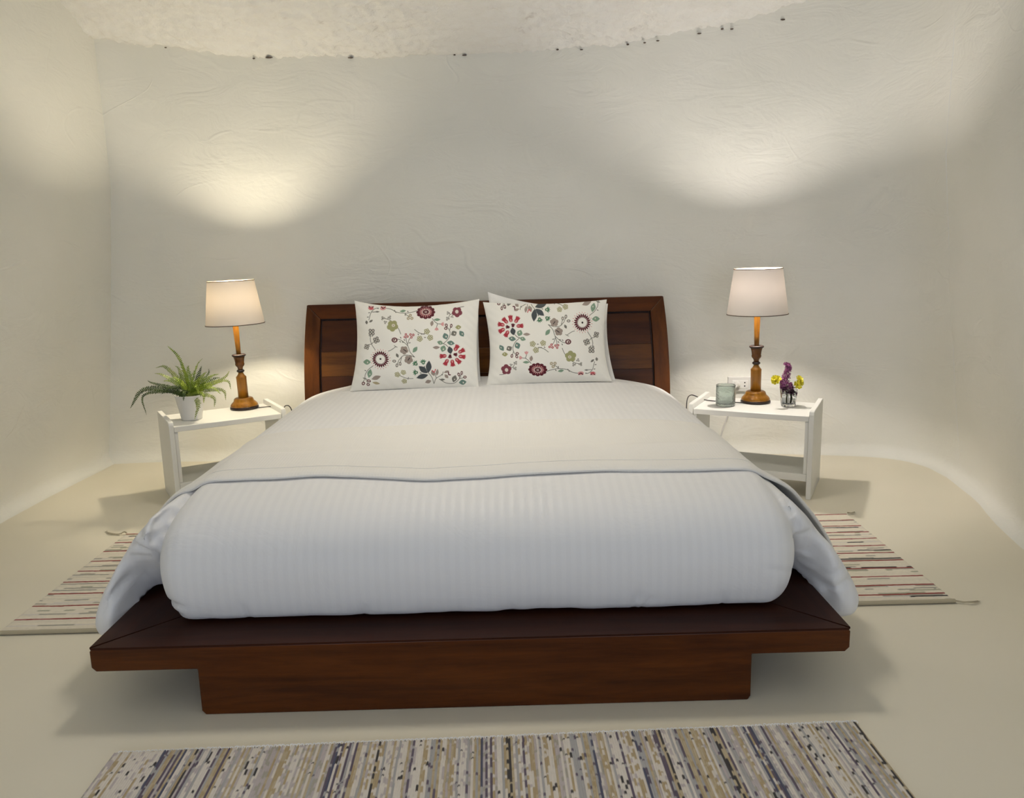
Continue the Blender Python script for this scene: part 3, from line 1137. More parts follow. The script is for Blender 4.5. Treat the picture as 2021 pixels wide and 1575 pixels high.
for t_ in [(345, 405, 350), (330, 465, 350), (458, 345, 20), (690, 380, 60), (705, 398, 60), (868, 390, 50), (836, 435, 70), (780, 795, 30), (815, 800, 20), (905, 808, 160), (785, 740, 60),
           (835, 770, 60), (300, 1190, 20), (275, 1295, 20), (1330, 1240, 40), (360, 715, 30), (400, 715, 150), (1100, 1130, 70), (1045, 1215, 10), (1020, 700, 60), (1110, 740, 0)]:
    ell(t_[0], t_[1], 15, 7, t_[2], 'grey', True)
for L in [(315, 538, 16, 24, -10, 'grey'), (375, 518, 28, 13, -35, 'grey'), (455, 390, 26, 9, 0, 'grey'), (800, 382, 38, 17, -10, 'sage'), (1265, 500, 42, 16, 0, 'sage'),
          (1198, 550, 20, 36, 8, 'taupe'), (978, 900, 24, 44, 38, 'sage'), (740, 978, 16, 28, -25, 'grey'), (325, 1075, 50, 32, 0, 'sage', 1), (360, 1228, 30, 56, 15, 'sage', 1),
          (445, 1285, 62, 26, -20, 'taupe'), (440, 1360, 46, 18, 10, 'tan'), (1548, 603, 36, 26, -5, 'olive', 1), (1490, 685, 38, 32, -30, 'grey', 1), (1380, 725, 34, 42, -20, 'teal', 1),
          (1592, 688, 28, 42, -35, 'teal', 1), (1310, 810, 38, 24, 20, 'sage', 1), (1450, 815, 46, 28, 8, 'teal', 1), (1350, 888, 34, 40, 20, 'sage', 1), (1258, 870, 44, 18, 0, 'taupe'),
          (1440, 912, 32, 46, -10, 'dark'), (1155, 1130, 34, 76, 5, 'dark'), (1080, 1170, 34, 66, -50, 'dark'), (1065, 1262, 74, 32, -15, 'dark'), (1140, 1337, 40, 24, -20, 'taupe'),
          (1210, 1215, 24, 40, -20, 'taupe'), (1266, 1205, 17, 42, 8, 'taupe'), (1390, 1200, 34, 15, -20, 'taupe'), (1388, 1265, 32, 20, 50, 'taupe'), (1330, 1310, 34, 13, 0, 'grey'),
          (1492, 1300, 30, 48, 18, 'grey', 1), (1600, 1350, 46, 34, -8, 'teal', 1)]:
    leaf(*L)
for (cx, cy, ph) in [(985, 1090, 40), (1085, 1075, 80), (985, 1205, 0)]:
    for k in range(5):
        a = math.radians(ph+180+(k-2)*32)
        ell(cx+20*math.cos(a), cy+20*math.sin(a), 30, 9, math.degrees(a), 'green', True)
    ell(cx, cy, 26, 22, ph, 'green')
    ell(cx, cy, 8, 10, ph, 'white')
for (cx, cy, rx, ry, col, an) in [(1390, 578, 19, 24, 'maroon', -25), (1455, 585, 17, 26, 'maroon', 10), (1383, 620, 22, 19, 'maroon', 20), (1552, 1240, 18, 27, 'maroon', -20), (1590, 1218, 16, 26, 'maroon', 0),
                                  (1632, 1277, 22, 20, 'maroon', 0), (265, 1368, 22, 26, 'maroon', 30), (345, 1332, 26, 20, 'maroon', 20), (330, 1382, 23, 21, 'maroon', 0),
                                  (698, 1055, 25, 19, 'grey', 0), (775, 1088, 18, 26, 'grey', 0), (733, 1112, 18, 26, 'grey', 10)]:
    ring(cx, cy, rx, ry, col, 0.5, an)
ring(705, 775, 40, 34, 'maroon', 0.58)
ell(700, 772, 9, 16, 30, 'maroon')
for b_ in [(388, 665, 52, 4, 'grey', 45), (455, 770, 50, 4, 'grey', 20), (320, 868, 44, 4, 'grey', 60), (905, 470, 50, 3, 'tan', -90), (857, 715, 38, 3, 'red', 20), (932, 712, 40, 3, 'red', -20),
           (1135, 662, 42, 5, 'olive', 0), (1040, 757, 42, 5, 'olive', 10), (1178, 742, 42, 5, 'olive', 30), (735, 1240, 40, 5, 'olive', 0), (815, 1207, 38, 5, 'olive', 20), (822, 1332, 38, 5, 'olive', 40),
           (537, 475, 30, 3, 'grey', 0), (628, 470, 28, 3, 'grey', 60), (573, 530, 26, 3, 'grey', 100), (1412, 415, 26, 3, 'grey', 0), (1466, 462, 22, 3, 'grey', 40), (1406, 492, 28, 3, 'grey', 0)]:
    blossom(b_[0], b_[1], b_[2], b_[3], b_[4], b_[5])
for (cx, cy, r, col, inn) in [(672, 582, 74, 'olive', None), (832, 908, 54, 'taupe', None), (890, 1032, 56, 'taupe', None), (1530, 398, 68, 'plum', None)]:
    blossom(cx, cy, r, 5, col, 15, None, False)
ell(684, 575, 22, 20, 0, 'white')
ell(684, 575, 9, 9, 0, 'olive')
ell(1527, 392, 22, 26, 0, 'white')
stroke([(825, 898), (862, 922)], 10, 'black')
stroke([(882, 1040), (902, 1010)], 10, 'black')
for k in range(22):
    a = math.radians(360/22*k)
    ell(512+88*math.cos(a), 1030+88*math.sin(a), 32, 12, math.degrees(a), 'maroon', True)
    ell(512+130*math.cos(a+.14), 1030+130*math.sin(a+.14), 13, 4, math.degrees(a), 'pink')
ell(512, 1027, 13, 13, 0, 'black')
SQ = 0.72
for k in range(12):
    a = 2*math.pi*k/12
    ell(1110+100*math.cos(a), 400+100*SQ*math.sin(a), 28, 22, 0, 'maroon')
ell(1110, 400, 102, 102*SQ, 0, 'maroon')
for k in range(18):
    a = 2*math.pi*(k+.5)/18
    ell(1110+66*math.cos(a), 400+66*SQ*math.sin(a), 24, 5.5, math.degrees(math.atan2(SQ*math.sin(a), math.cos(a))), 'pink', True)
ell(1110, 396, 52, 52*SQ, 0, 'white')
for k in range(8):
    a = 2*math.pi*k/8
    ell(1110+30*math.cos(a), 396+30*SQ*math.sin(a), 15, 11, 0, 'maroon')
ring(1110, 396, 30, 26, 'maroon', 0.5)
ell(1110, 396, 8, 8, 0, 'maroon')
for (cx, cy) in [(365, 342), (530, 345)]:
    ell(cx, cy, 40, 26, 0, 'pink')
    stroke([(cx-28, cy-20), (cx, cy+2), (cx+28, cy-20)], 12, 'maroon')
ell(370, 352, 30, 14, 0, 'rose')
for (cx, cy, ph) in [(1262, 612, 90), (1325, 562, 0)]:
    for k in range(3):
        a = math.radians(ph+(k-1)*38)
        ell(cx+14*math.cos(a), cy+14*math.sin(a), 24, 11, math.degrees(a), 'pink')
stroke([(1200, 1180), (1225, 1205), (1245, 1165)], 12, 'rose')
stroke([(1415, 1205), (1418, 1240), (1440, 1245)], 14, 'maroon')
for (cx, cy, an) in [(1520, 885, -60), (1585, 925, -30), (1592, 998, 8), (1540, 1050, 45), (1470, 1078, 82), (1390, 1065, 120), (1352, 985, 178)]:
    a0 = math.radians(an)
    for k in range(4):
        a = a0+(k-1.5)*0.36
        ell(cx+16*math.cos(a), cy+16*math.sin(a), 44, 15, math.degrees(a), 'red', True)
    ell(cx-8*math.cos(a0), cy-8*math.sin(a0), 34, 25, an, 'red')
    ell(cx-18*math.cos(a0), cy-18*math.sin(a0), 20, 8, an, 'pink')
for (cx, cy, an) in [(1440, 985, 95), (1502, 968, 10)]:
    for k in range(4):
        a = math.radians(an)+(k-1.5)*0.5
        ell(cx+10*math.cos(a), cy+10*math.sin(a), 32, 10, math.degrees(a), 'maroon', True)
    ell(cx, cy, 18, 18, 0, 'maroon')

TH = math.radians(26)
def quadbez(a, m, b, t):
    """curve through a, m (t=.5), b"""
    a, m, b = np.array(a), np.array(m), np.array(b)
    c_ = 2*m-(a+b)/2
    t = np.asarray(t)[..., None]
    return a*(1-t)**2+2*c_*t*(1-t)+b*t**2
def coons(TL, TR, BR, BL, MT, MB, ML, MR, U, W):
    """U 0..1 left to right, W 0..1 top to bottom"""
    Tt, Bb = quadbez(TL, MT, TR, U), quadbez(BL, MB, BR, U)
    Ll, Rr = quadbez(TL, ML, BL, W), quadbez(TR, MR, BR, W)
    u, w_ = U[..., None], W[..., None]
    TL, TR, BR, BL = map(np.array, (TL, TR, BR, BL))
    return (Tt*(1-w_)+Bb*w_)+(Ll*(1-u)+Rr*u)-(TL*(1-u)*(1-w_)+TR*u*(1-w_)+BL*(1-u)*w_+BR*u*w_)

def pillow(name, label, geo, y0, z0, thick, mat, art=None, nu=120, nv_=90, group=None, th=TH, seed=0):
    def side(nu, nv_, sgn, T):
        # denser towards the rims
        U, W = np.meshgrid(np.linspace(0, 1, nu), np.linspace(0, 1, nv_), indexing='ij')
        P = coons(*geo, U, W)
        a, b = np.abs(2*U-1), np.abs(2*W-1)
        h = T*(np.clip(1-a**2.6, 0, 1)*np.clip(1-b**2.4, 0, 1))**0.62
        # corner ears & wrinkles
        fall = np.clip(h/T, 0, 1)
        Pn = P
        wr = 0.006*np.sin(9*Pn[..., 0]+seed)*np.sin(11*Pn[..., 1]+1.3*seed)+0.004*np.sin(37*Pn[..., 0]+20*Pn[..., 1]+seed)*np.sin(17*Pn[..., 1]-9*Pn[..., 0])
        edge = (a**6+b**6)*0.5*(1-np.clip(a*b, 0, 1)**4)
        wr = wr*fall**0.5+0.003*edge*np.sin(120*(Pn[..., 0]+Pn[..., 1]*1.1)+seed)*fall**0.3
        h = h+wr
        X = P[..., 0]
        S = P[..., 1]
        n = np.array([0, -math.cos(th), math.sin(th)])*sgn
        O = np.array([0, y0, z0])
        up_ = np.array([0, math.sin(th), math.cos(th)])
        V = O+X[..., None]*np.array([1, 0, 0])+S[..., None]*up_+h[..., None]*n
        return V, U, W
    Vf, U, W = side(nu, nv_, 1, thick)
    nb_u, nb_v = 61, 46
    Vb, _, _ = side(nb_u, nb_v, -1, thick*0.7)
    Fa = grid_faces(nu, nv_, flip=True)
    Fb = grid_faces(nb_u, nb_v, off=nu*nv_)
    me = np_mesh(name, np.vstack([Vf.reshape(-1, 3), Vb.reshape(-1, 3)]), np.vstack([Fa, Fb]))
    if art is not None:
        AP = coons(*[np.array(p, float) for p in art['geo']], U, W)
        if art['flip']:
            AP = np.stack([art['cx']*2-AP[..., 0], art['cy']*2-AP[..., 1]], -1)
        a_, b_ = np.abs(2*U-1), np.abs(2*W-1)
        AP[..., 1] -= (80.0 if not art["flip"] else -80.0)*(np.clip(1-a_**2.6, 0, 1)*np.clip(1-b_**2.4, 0, 1))**0.62
        ix = np.clip(((AP[..., 0]-AX0)*RS), 0, IMW-1.001)
        iy = np.clip(((AP[..., 1]-AY0)*RS), 0, IMH-1.001)
        i0, j0 = ix.astype(int), iy.astype(int)
        fx_, fy_ = (ix-i0)[..., None], (iy-j0)[..., None]
        i1, j1 = np.minimum(i0+1, IMW-1), np.minimum(j0+1, IMH-1)
        cl = ART[j0, i0]*(1-fx_)*(1-fy_)+ART[j0, i1]*fx_*(1-fy_)+ART[j1, i0]*(1-fx_)*fy_+ART[j1, i1]*fx_*fy_
        cols = np.vstack([cl.reshape(-1, 3), np.tile(CLOTH, (nb_u*nb_v, 1))])
        set_col(me, cols)
    o = link(name, me, mat)
    tag(o, label, 'pillow', group)
    return o
GL = [(-0.653, 0.473), (-0.020, 0.464), (-0.029, -0.003), (-0.663, -0.006), (-0.368, 0.432), (-0.353, 0.000), (-0.634, 0.219), (-0.036, 0.202)]
GR = [(-0.003, 0.444), (0.631, 0.441), (0.633, 0.004), (0.004, -0.006), (0.312, 0.425), (0.321, 0.004), (0.028, 0.195), (0.605, 0.179)]
AL = [(130, 245), (1830, 225), (1815, 1425), (68, 1475), (890, 322), (925, 1445), (165, 890), (1790, 890)]
AR = [(90, 268), (1768, 235), (1845, 1345), (130, 1410), (925, 290), (990, 1363), (185, 890), (1740, 890)]
pillow('floral_pillow', 'white pillow with red and grey flower print, red carnation at its lower right', GL, 3.87, .537, .075, M_FLORAL,
       dict(geo=AL, flip=False, cx=0, cy=0), 420, 330, 'floral pillows leaning on the headboard', seed=1)
pillow('floral_pillow', 'white pillow with red and grey flower print, red carnation at its upper left', GR, 3.91, .537, .075, M_FLORAL,
       dict(geo=AR, flip=True, cx=968, cy=783), 420, 330, 'floral pillows leaning on the headboard', seed=2)
# plain pillows standing behind
def shift(G, dx, ds, sx=1.0):
    return [(x*sx+dx, s+ds) for x, s in G]
GP = [(-0.645, 0.40), (-0.030, 0.405), (-0.025, -0.01), (-0.655, -0.012), (-0.33, 0.385), (-0.33, -0.006), (-0.640, 0.2), (-0.032, 0.2)]
pillow('plain_pillow', 'plain white pillow standing behind the left floral pillow', GP, 4.025, .535, .060, M_PILLOW, None, 100, 76, 'plain white pillows behind the floral ones', math.radians(24), 3)
GP2 = [(0.020, 0.487), (0.650, 0.405), (0.665, -0.01), (0.02, -0.01), (0.33, 0.405), (0.33, -0.006), (0.040, 0.2), (0.637, 0.2)]
pillow('plain_pillow', 'plain white pillow behind the right floral pillow, one corner peeking over it', GP2, 4.045, .535, .060, M_PILLOW, None, 100, 76, 'plain white pillows behind the floral ones', math.radians(24), 5)
GP3 = [(-0.60, 0.34), (0.035, 0.34), (0.040, 0.0), (-0.61, 0.0), (-0.3, 0.335), (-0.3, 0.0), (-0.60, 0.17), (0.045, 0.17)]
# ------------------------------------------------------------------ bedside stands
def stand(FL, ang, width, label):
    """FL: front-left corner of the tabletop; local x along the front, y to the back"""
    t = thing('bedside_stand', label, 'side table', (FL[0], FL[1], 0), ang, 'white bedside stands')
    D = 0.345
    Z = 0.400
    box('tabletop', 0.0, width, 0.0, D, Z-0.022, Z, M_WHITE_PAINT, t, 0.002)
    box('front_lip', 0.0, width, -0.004, 0.012, Z-0.026, Z-0.0005, M_WHITE_PAINT, t, 0.002)
    box('shelf', 0.0, width, 0.004, D-0.02, 0.100, 0.118, M_PAINT_WORN, t, 0.002)
    box('shelf_rail', 0.0, width, -0.002, 0.010, 0.085, 0.119, M_WHITE_PAINT, t, 0.002)
    for s in (0, 1):
        x0, x1 = (-0.024, -0.001) if s == 0 else (width+0.001, width+0.024)
        bm = bmesh.new()
        poly = [(-0.008, 0.0), (D+0.01, 0.0), (D+0.01, Z+0.018)]
        poly += [(D+0.01-0.012, Z+0.026), (0.012, Z+0.026), (0.0, Z+0.022), (-0.008, Z+0.008)]
        a = [bm.verts.new((x0, y, z)) for y, z in poly]
        b = [bm.verts.new((x1, y, z)) for y, z in poly]
        bm.faces.new(list(reversed(a)))
        bm.faces.new(b)
        for i in range(len(poly)):
            bm.faces.new((a[i], a[(i+1) % len(poly)], b[(i+1) % len(poly)], b[i]))
        bmesh.ops.recalc_face_normals(bm, faces=bm.faces)
        bmesh.ops.bevel(bm, geom=list(bm.edges), offset=0.003, segments=2, affect='EDGES', profile=0.5)
        me = bpy.data.meshes.new('side_panel')
        bm.to_mesh(me)
        bm.free()
        sp = link('side_panel', me, M_WHITE_PAINT, t, False)
        xi0, xi1 = (0.0, 0.016) if s == 0 else (width-0.016, width)
        box('inner_cleat', xi0, xi1, 0.002, 0.022, 0.12, Z-0.027, M_WHITE_PAINT, t, 0.002)
    return t
stand((-1.494, 3.752), math.atan2(.256, .426), 0.515, 'white painted open stand left of the bed, holding the fern')
stand((1.030, 3.868), math.atan2(-.251, .482), 0.540, 'white painted open stand right of the bed, holding cup and flowers')

# ------------------------------------------------------------------ table lamps
def lamp(loc, tilt_x, label, shade_mat, bulb_mat, hs=0.0, seed=0, trim_top=None):
    t = thing('table_lamp', label, 'lamp', loc, 0, 'turned wooden bedside lamps')
    t.rotation_euler = (0, tilt_x, 0.3*seed)
    lathe('foot_ring', [(.0725, 0), (.0735, .004), (.0725, .012), (.070, .015)], M_LAMP_BLACK, t, 64)
    lathe('base', [(.0705, .0145), (.070, .020), (.066, .028), (.058, .036), (.052, .042), (.050, .050), (.047, .056), (.040, .060), (.027, .0605)], M_LAMP_WOOD, t, 64)
    lathe('column', [(.0258, .0605), (.0262, .162), (.0268, .166), (.0262, .171), (.020, .178), (.0155, .184), (.0130, .190), (.0125, .194)], M_LAMP_WOOD, t, 48)
    lathe('neck_ring', [(.0125, .194), (.0175, .197), (.0205, .202), (.0175, .207), (.0125, .210)], M_LAMP_BLACK, t, 48)
    lathe('cup', [(.0125, .210), (.0135, .218), (.016, .224), (.021, .229), (.0238, .236), (.0238, .241), (.0225, .244), (.0232, .250), (.0245, .260), (.027, .272), (.030, .279)], M_LAMP_DARK, t, 48)
    lathe('cup_rim', [(.030, .279), (.035, .282), (.0362, .286), (.034, .290), (.029, .2915), (.013, .288)], M_LAMP_BLACK, t, 48)
    lathe('stem', [(.0118, .288), (.0128, .34), (.0145, .40), (.0158, .455), (.0160, .480), (.012, .484)], M_LAMP_WOOD, t, 32)
    lathe('bulb_holder', [(.014, .482), (.016, .486), (.016, .515), (.013, .521)], M_WHITE_PLASTIC, t, 24)
    bz = 0.566+hs
    lathe('bulb_neck', [(.0135, bz-.044), (.015, bz-.040), (.0175, bz-.032), (.0195, bz-.0265)], M_WHITE_PLASTIC, t, 24)
    b = lathe('bulb', [(.0195, bz-.026), (.0245, bz-.017), (.0278, bz-.008), (.0285, bz+.002), (.026, bz+.012), (.0205, bz+.020), (.012, bz+.0265), (.004, bz+.0285)], bulb_mat, t, 20)
    b['label'] = 'glowing light bulb'
    z0, z1, r0, r1 = .450, .673, .1480, .1165
    # shade: one translucent shell
    prof = [(r0+(r1-r0)*k/10, z0+(z1-z0)*k/10) for k in range(11)]
    sh = lathe('lamp_shade', prof, shade_mat, t, 72, False, False)
    for nm, r, z, mm in (('lower_trim', r0, z0, M_SHADE_TRIM), ('upper_trim', r1, z1, M_SHADE_TRIM)):
        V, Fc = [], []
        n = 72
        cs = [(-.0012, -.0018), (.0014, -.0018), (.0014, .0018), (-.0012, .0018)]
        for k in range(n):
            a = 2*math.pi*k/n
            for (dr, dz) in cs:
                V.append(((r+dr)*math.cos(a), (r+dr)*math.sin(a), z+dz))
        Fc = [tuple(map(int, f)) for f in grid_faces(n, 4, True, True)]
        from_lists(nm, V, Fc, mm, sh, False)
    # wire spider that carries the shade
    Vs, Fs = [], []
    for k in range(3):
        a = 2*math.pi*k/3+.4
        V_, F_ = tube_data([(0.014*math.cos(a), 0.014*math.sin(a), .515), (.06*math.cos(a), .06*math.sin(a), .512), ((r0-.010)*math.cos(a), (r0-.010)*math.sin(a), .506)], .0012, 6, len(Vs))
        Vs += V_
        Fs += F_
    from_lists('shade_carrier', Vs, Fs, M_LAMP_BLACK, t)
    return t
L1 = lamp((-1.292, 4.183, .4005), -0.022, 'lit turned-wood lamp with warm glowing shade beside the fern', M_SHADE_WARM, M_BULB_WARM, seed=0)
L2 = lamp((1.373, 3.986, .4005), -0.012, 'lit turned-wood lamp with pale pinkish shade between cup and flowers', M_SHADE_PINK, M_BULB_COOL, seed=1)
def cord(parent, pts):
    mw = parent.matrix_basis.inverted()
    P = [tuple(mw @ Vector(p)) for p in pts]
    return tube('power_cord', P, .0026, M_BLACK_CORD, parent, 6, 10)
bpy.context.view_layer.update()
cord(L1, [(-1.222, 4.170, .404), (-1.17, 4.19, .4045), (-1.12, 4.18, .404), (-1.075, 4.14, .405), (-1.046, 4.085, .427), (-1.022, 4.07, .426), (-1.005, 4.055, .39), (-0.99, 4.05, .25), (-0.995, 4.09, .05), (-1.02, 4.2, .006)])
cord(L2, [(1.306, 3.960, .404), (1.25, 3.985, .4045), (1.20, 4.01, .404), (1.13, 4.06, .406), (1.085, 4.075, .425), (1.06, 4.06, .432), (1.035, 4.02, .425), (1.018, 3.97, .39), (1.01, 3.95, .25), (1.03, 4.0, .05), (1.08, 4.1, .006)])

# ------------------------------------------------------------------ fern
CAMP = np.array([0.1176, 0, 1.2])
R2, U2, FW = np.array(r2), np.array(u2), np.array(fw)
def at_y(px, py, y):
    d = FW+R2*(px-1010.5)/F_PX+U2*(787.5-py)/F_PX
    return CAMP+d*(y/d[1])
PX, PY = -1.477, 3.936
fern = thing('potted_fern', 'small green fern in a white pot on the left stand', 'plant', (PX, PY, .4003))
pot = lathe('pot', [(.046, 0), (.049, .002), (.0500, .010), (.0705, .120), (.0715, .124), (.0700, .126), (.0675, .124), (.0655, .112)], M_POT, fern, 48, False, True)
lathe('soil', [(.0655, .108), (.03, .113), (.004, .114)], M_SOIL, fern, 24, True, True)
def frond(base, mid, tip, wmax, mat, curl=0.0):
    path = catmull([base, base*(.45)+mid*.55+np.array([0, 0, .01]), mid*.6+tip*.4+(mid-(base+tip)/2)*.35, tip], 9)
    d = np.r_[0, np.cumsum(np.linalg.norm(np.diff(path, axis=0), axis=1))]
    n = max(12, int(d[-1]/.0078))
    t = np.linspace(0, d[-1], n)
    path = np.stack([np.interp(t, d, path[:, k]) for k in range(3)], 1)
    V, Fc = tube_data(path, np.linspace(.0016, .0005, n), 4)
    face_n = np.array([random.uniform(-.5, .5), -random.uniform(.45, .9), random.uniform(.4, .9)])
    face_n /= np.linalg.norm(face_n)
    T = np.gradient(path, axis=0)
    T /= np.linalg.norm(T, axis=1)[:, None]
    for i in range(2, n):
        s = i/(n-1)
        wl = wmax*1.12*(math.sin(math.pi*min(1, (s*0.85+.15)))**0.7)*(1-0.25*s)*random.uniform(.88, 1.08)
        side = np.cross(T[i], face_n)
        side /= np.linalg.norm(side)+1e-9
        upv = np.cross(side, T[i])
        for sg in (-1, 1):
            dirn = side*sg*.92+T[i]*.30+upv*random.uniform(-.18, .22)
            dirn /= np.linalg.norm(dirn)
            b = path[i]
            hw_ = .0033+.0008*(1-s)
            p0, p1 = b-T[i]*hw_*.6, b+T[i]*hw_*.6
            m0, m1 = b+dirn*wl*.5-T[i]*hw_, b+dirn*wl*.5+T[i]*hw_
            e = b+dirn*wl-upv*wl*.12
            k = len(V)
            V += [p0, p1, m1+upv*.0006, m0+upv*.0006, e, (m0+m1)/2-upv*.0006]
            Fc += [(k, k+1, k+2, k+3), (k+3, k+2, k+4), (k, k+3, k+5), (k+1, k+5, k+2), (k+3, k+4, k+5), (k+2, k+5, k+4), (k, k+5, k+1)]
    V = [np.array(v)-np.array([PX, PY, .4003]) for v in V]
    return from_lists('frond', V, Fc, mat, fern, False)
B0 = np.array([PX, PY, .515])
FR = [((362, 725), (331, 683), .00, .017, 0), ((340, 735), (307, 726), .05, .017, 2), ((335, 748), (305, 737), -.03, .016, 2), ((318, 762), (291, 751), .06, .015, 1),
      ((303, 764), (257, 806), -.04, .020, 1), ((298, 772), (289, 819), -.05, .013, 1), ((384, 735), (399, 708), .05, .016, 0), ((402, 750), (412, 727), .08, .014, 1),
      ((425, 757), (453, 732), .02, .017, 2), ((430, 753), (456, 769), -.02, .016, 2), ((425, 768), (446, 790), -.05, .016, 2), ((412, 780), (423, 804), -.06, .014, 2),
      ((388, 786), (384, 828), -.085, .018, 2), ((372, 738), (374, 722), -.02, .018, 0), ((398, 745), (408, 735), -.03, .018, 0), ((392, 755), (406, 748), -.06, .018, 0),
      ((355, 752), (338, 748), -.06, .018, 0), ((350, 765), (330, 770), -.07, .017, 1), ((405, 762), (420, 762), -.07, .017, 0), ((365, 755), (352, 735), .07, .016, 1),
      ((385, 762), (392, 778), -.08, .016, 0), ((360, 770), (350, 782), -.08, .015, 1), ((410, 755), (435, 745), .07, .016, 1), ((366, 745), (360, 715), .04, .016, 0),
      ((350, 758), (322, 752), -.02, .017, 0), ((358, 740), (345, 722), .02, .017, 2), ((390, 748), (398, 722), .02, .017, 1), ((405, 752), (432, 738), -.04, .016, 0),
      ((408, 765), (436, 778), -.06, .016, 0), ((365, 772), (362, 792), -.085, .014, 1), ((395, 775), (402, 796), -.08, .014, 0), ((345, 768), (318, 778), -.06, .016, 1), ((376, 755), (380, 735), -.05, .018, 2)]
for (m_, t_, dy, wm, mi) in FR:
    mid = at_y(m_[0], m_[1], PY+dy*.55)
    tip = at_y(t_[0], t_[1], PY+dy)
    frond(B0+np.array([random.uniform(-.02, .02), random.uniform(-.02, .02), 0]), mid, tip, wm, M_FERN[mi])

# ------------------------------------------------------------------ green tumbler
tumb = lathe('glass_tumbler', [(.004, .0), (.040, 0), (.0465, .003), (.0475, .010), (.0472, .07), (.0470, .098), (.0476, .104), (.0462, .1055), (.0440, .103), (.0432, .09), (.0425, .018), (.038, .012), (.004, .011)],
             M_GREEN_GLASS, None, 64, True, True)
tumb.location = (1.203, 3.925, .4005)
tag(tumb, 'pale green bubbled glass tumbler on the right stand', 'glass')

# ------------------------------------------------------------------ clear glass with cut flowers
VX, VY, VZ = 1.500, 3.872, .4006
vase = thing('drinking_glass', 'clear fluted drinking glass used as a vase on the right stand', 'glass', (VX, VY, VZ))
def fluted(prof_o, prof_i, n=72, fl=12):
    V, Fc = [], []
    prof = prof_o+prof_i
    for i, (r, z) in enumerate(prof):
        for k in range(n):
            a = 2*math.pi*k/n
            rr = r*(1+(0.035*math.cos(fl*a) if (i < len(prof_o) and .006 < z < .088) else 0))
            V.append((rr*math.cos(a), rr*math.sin(a), z))
    Fc = [tuple(map(int, f)) for f in grid_faces(len(prof), n, wrap_v=True, flip=True)]
    Fc.append(tuple(reversed(range(n))))
    Fc.append(tuple((len(prof)-1)*n+k for k in range(n)))
    return V, Fc
Vg, Fg = fluted([(.028, 0), (.0335, .002), (.0348, .010), (.038, .05), (.0415, .085), (.0423, .098), (.0420, .1005)], [(.0400, .1005), (.0395, .09), (.0355, .05), (.0315, .014), (.026, .0115), (.004, .011)])
gm = from_lists('glass_wall', Vg, Fg, M_GLASS, vase)
fix_normals(gm.data)
smooth(gm.data)
lathe('water', [(.0255, .0122), (.0308, .0150), (.0335, .040), (.0345, .0505)], M_WATER, vase, 48)

def sprig(name, label, stem_pts, heads, mat, cat='flower', group=None):
    t = thing(name, label, cat, tuple(stem_pts[0]))
    o = np.array(stem_pts[0])
    tube('stem', [tuple(np.array(p)-o) for p in stem_pts], .0013, M_STEM, t, 6, 8)
    return t, o
def petal_disc(c, nrm, r, npet, mat, parent, name='blossom', cup_=.35, layers=1):
    """ring of cupped petals around c"""
    nrm = Vector(nrm).normalized()
    q = nrm.to_track_quat('Z', 'Y')
    V, Fc = [], []
    for L in range(layers):
        rr = r*(1-.3*L)
        for k in range(npet):
            a = 2*math.pi*(k+.5*L)/npet+random.uniform(-.1, .1)
            w_ = math.pi/npet*1.15
            pts = [(0, 0, 0)]
            for (fr, fa, fz) in ((.55, -w_*.8, .10), (1.0, -w_*.75, cup_), (1.1, 0, cup_*.9), (1.0, w_*.75, cup_), (.55, w_*.8, .10)):
                pts.append((rr*fr*math.cos(a+fa), rr*fr*math.sin(a+fa), rr*(fz+.22*L)))
            pts.append((rr*.6*math.cos(a), rr*.6*math.sin(a), rr*(.02+.22*L)))
            kx = len(V)
            V += [Vector(c)+q @ Vector(p) for p in pts]
            Fc += [(kx, kx+1, kx+6), (kx+1, kx+2, kx+6), (kx+2, kx+3, kx+6), (kx+3, kx+4, kx+6), (kx+4, kx+5, kx+6), (kx+5, kx, kx+6)]
    return from_lists(name, V, Fc, mat, parent, False)

# purple spike: whorls of small florets
def purple(label, stem_pts, heads, nf, r):
    t, o = sprig('purple_flower_spike', label, stem_pts, None, None, group=None)
    Pth = catmull([tuple(np.array(p)-o) for p in heads], 10)
    V, Fc = [], []
    for i in range(nf):
        s = i/(nf-1)
        p = Pth[int(s*(len(Pth)-1))]
        wd = r*(1-.72*s)
        a = random.uniform(0, 2*math.pi)
        rad = wd*random.uniform(.35, 1.0)
        c_ = np.array([p[0]+rad*math.cos(a), p[1]+rad*math.sin(a), p[2]+random.uniform(-.004, .004)])
        nrm = Vector((math.cos(a), math.sin(a), random.uniform(.1, .9))).normalized()
        q = nrm.to_track_quat('Z', 'Y')
        fr = .0064*random.uniform(.8, 1.3)
        for k in range(4):
            b = 2*math.pi*k/4+i
            pts = [(0, 0, 0), (fr*math.cos(b-.5)*.7, fr*math.sin(b-.5)*.7, fr*.4), (fr*1.25*math.cos(b), fr*1.25*math.sin(b), fr*.5), (fr*math.cos(b+.5)*.7, fr*math.sin(b+.5)*.7, fr*.4)]
            kx = len(V)
            V += [Vector(c_)+q @ Vector(pp) for pp in pts]
            Fc.append((kx, kx+1, kx+2, kx+3))
    f = from_lists('florets', V, Fc, M_PURPLE, t, False)
    f['kind'] = 'stuff'
    return t
def loc(px, py, dy=0.0):
    return tuple(at_y(px, py, VY+dy))
purple('purple flower spike standing tallest in the glass', [(VX+.002, VY, VZ+.016), (VX-.002, VY, VZ+.06), loc(1553, 765), loc(1553, 745), loc(1556, 730)],
       [loc(1552, 776), loc(1550, 760), loc(1551, 745), loc(1555, 730), loc(1556, 722), loc(1550, 718)], 300, .026)
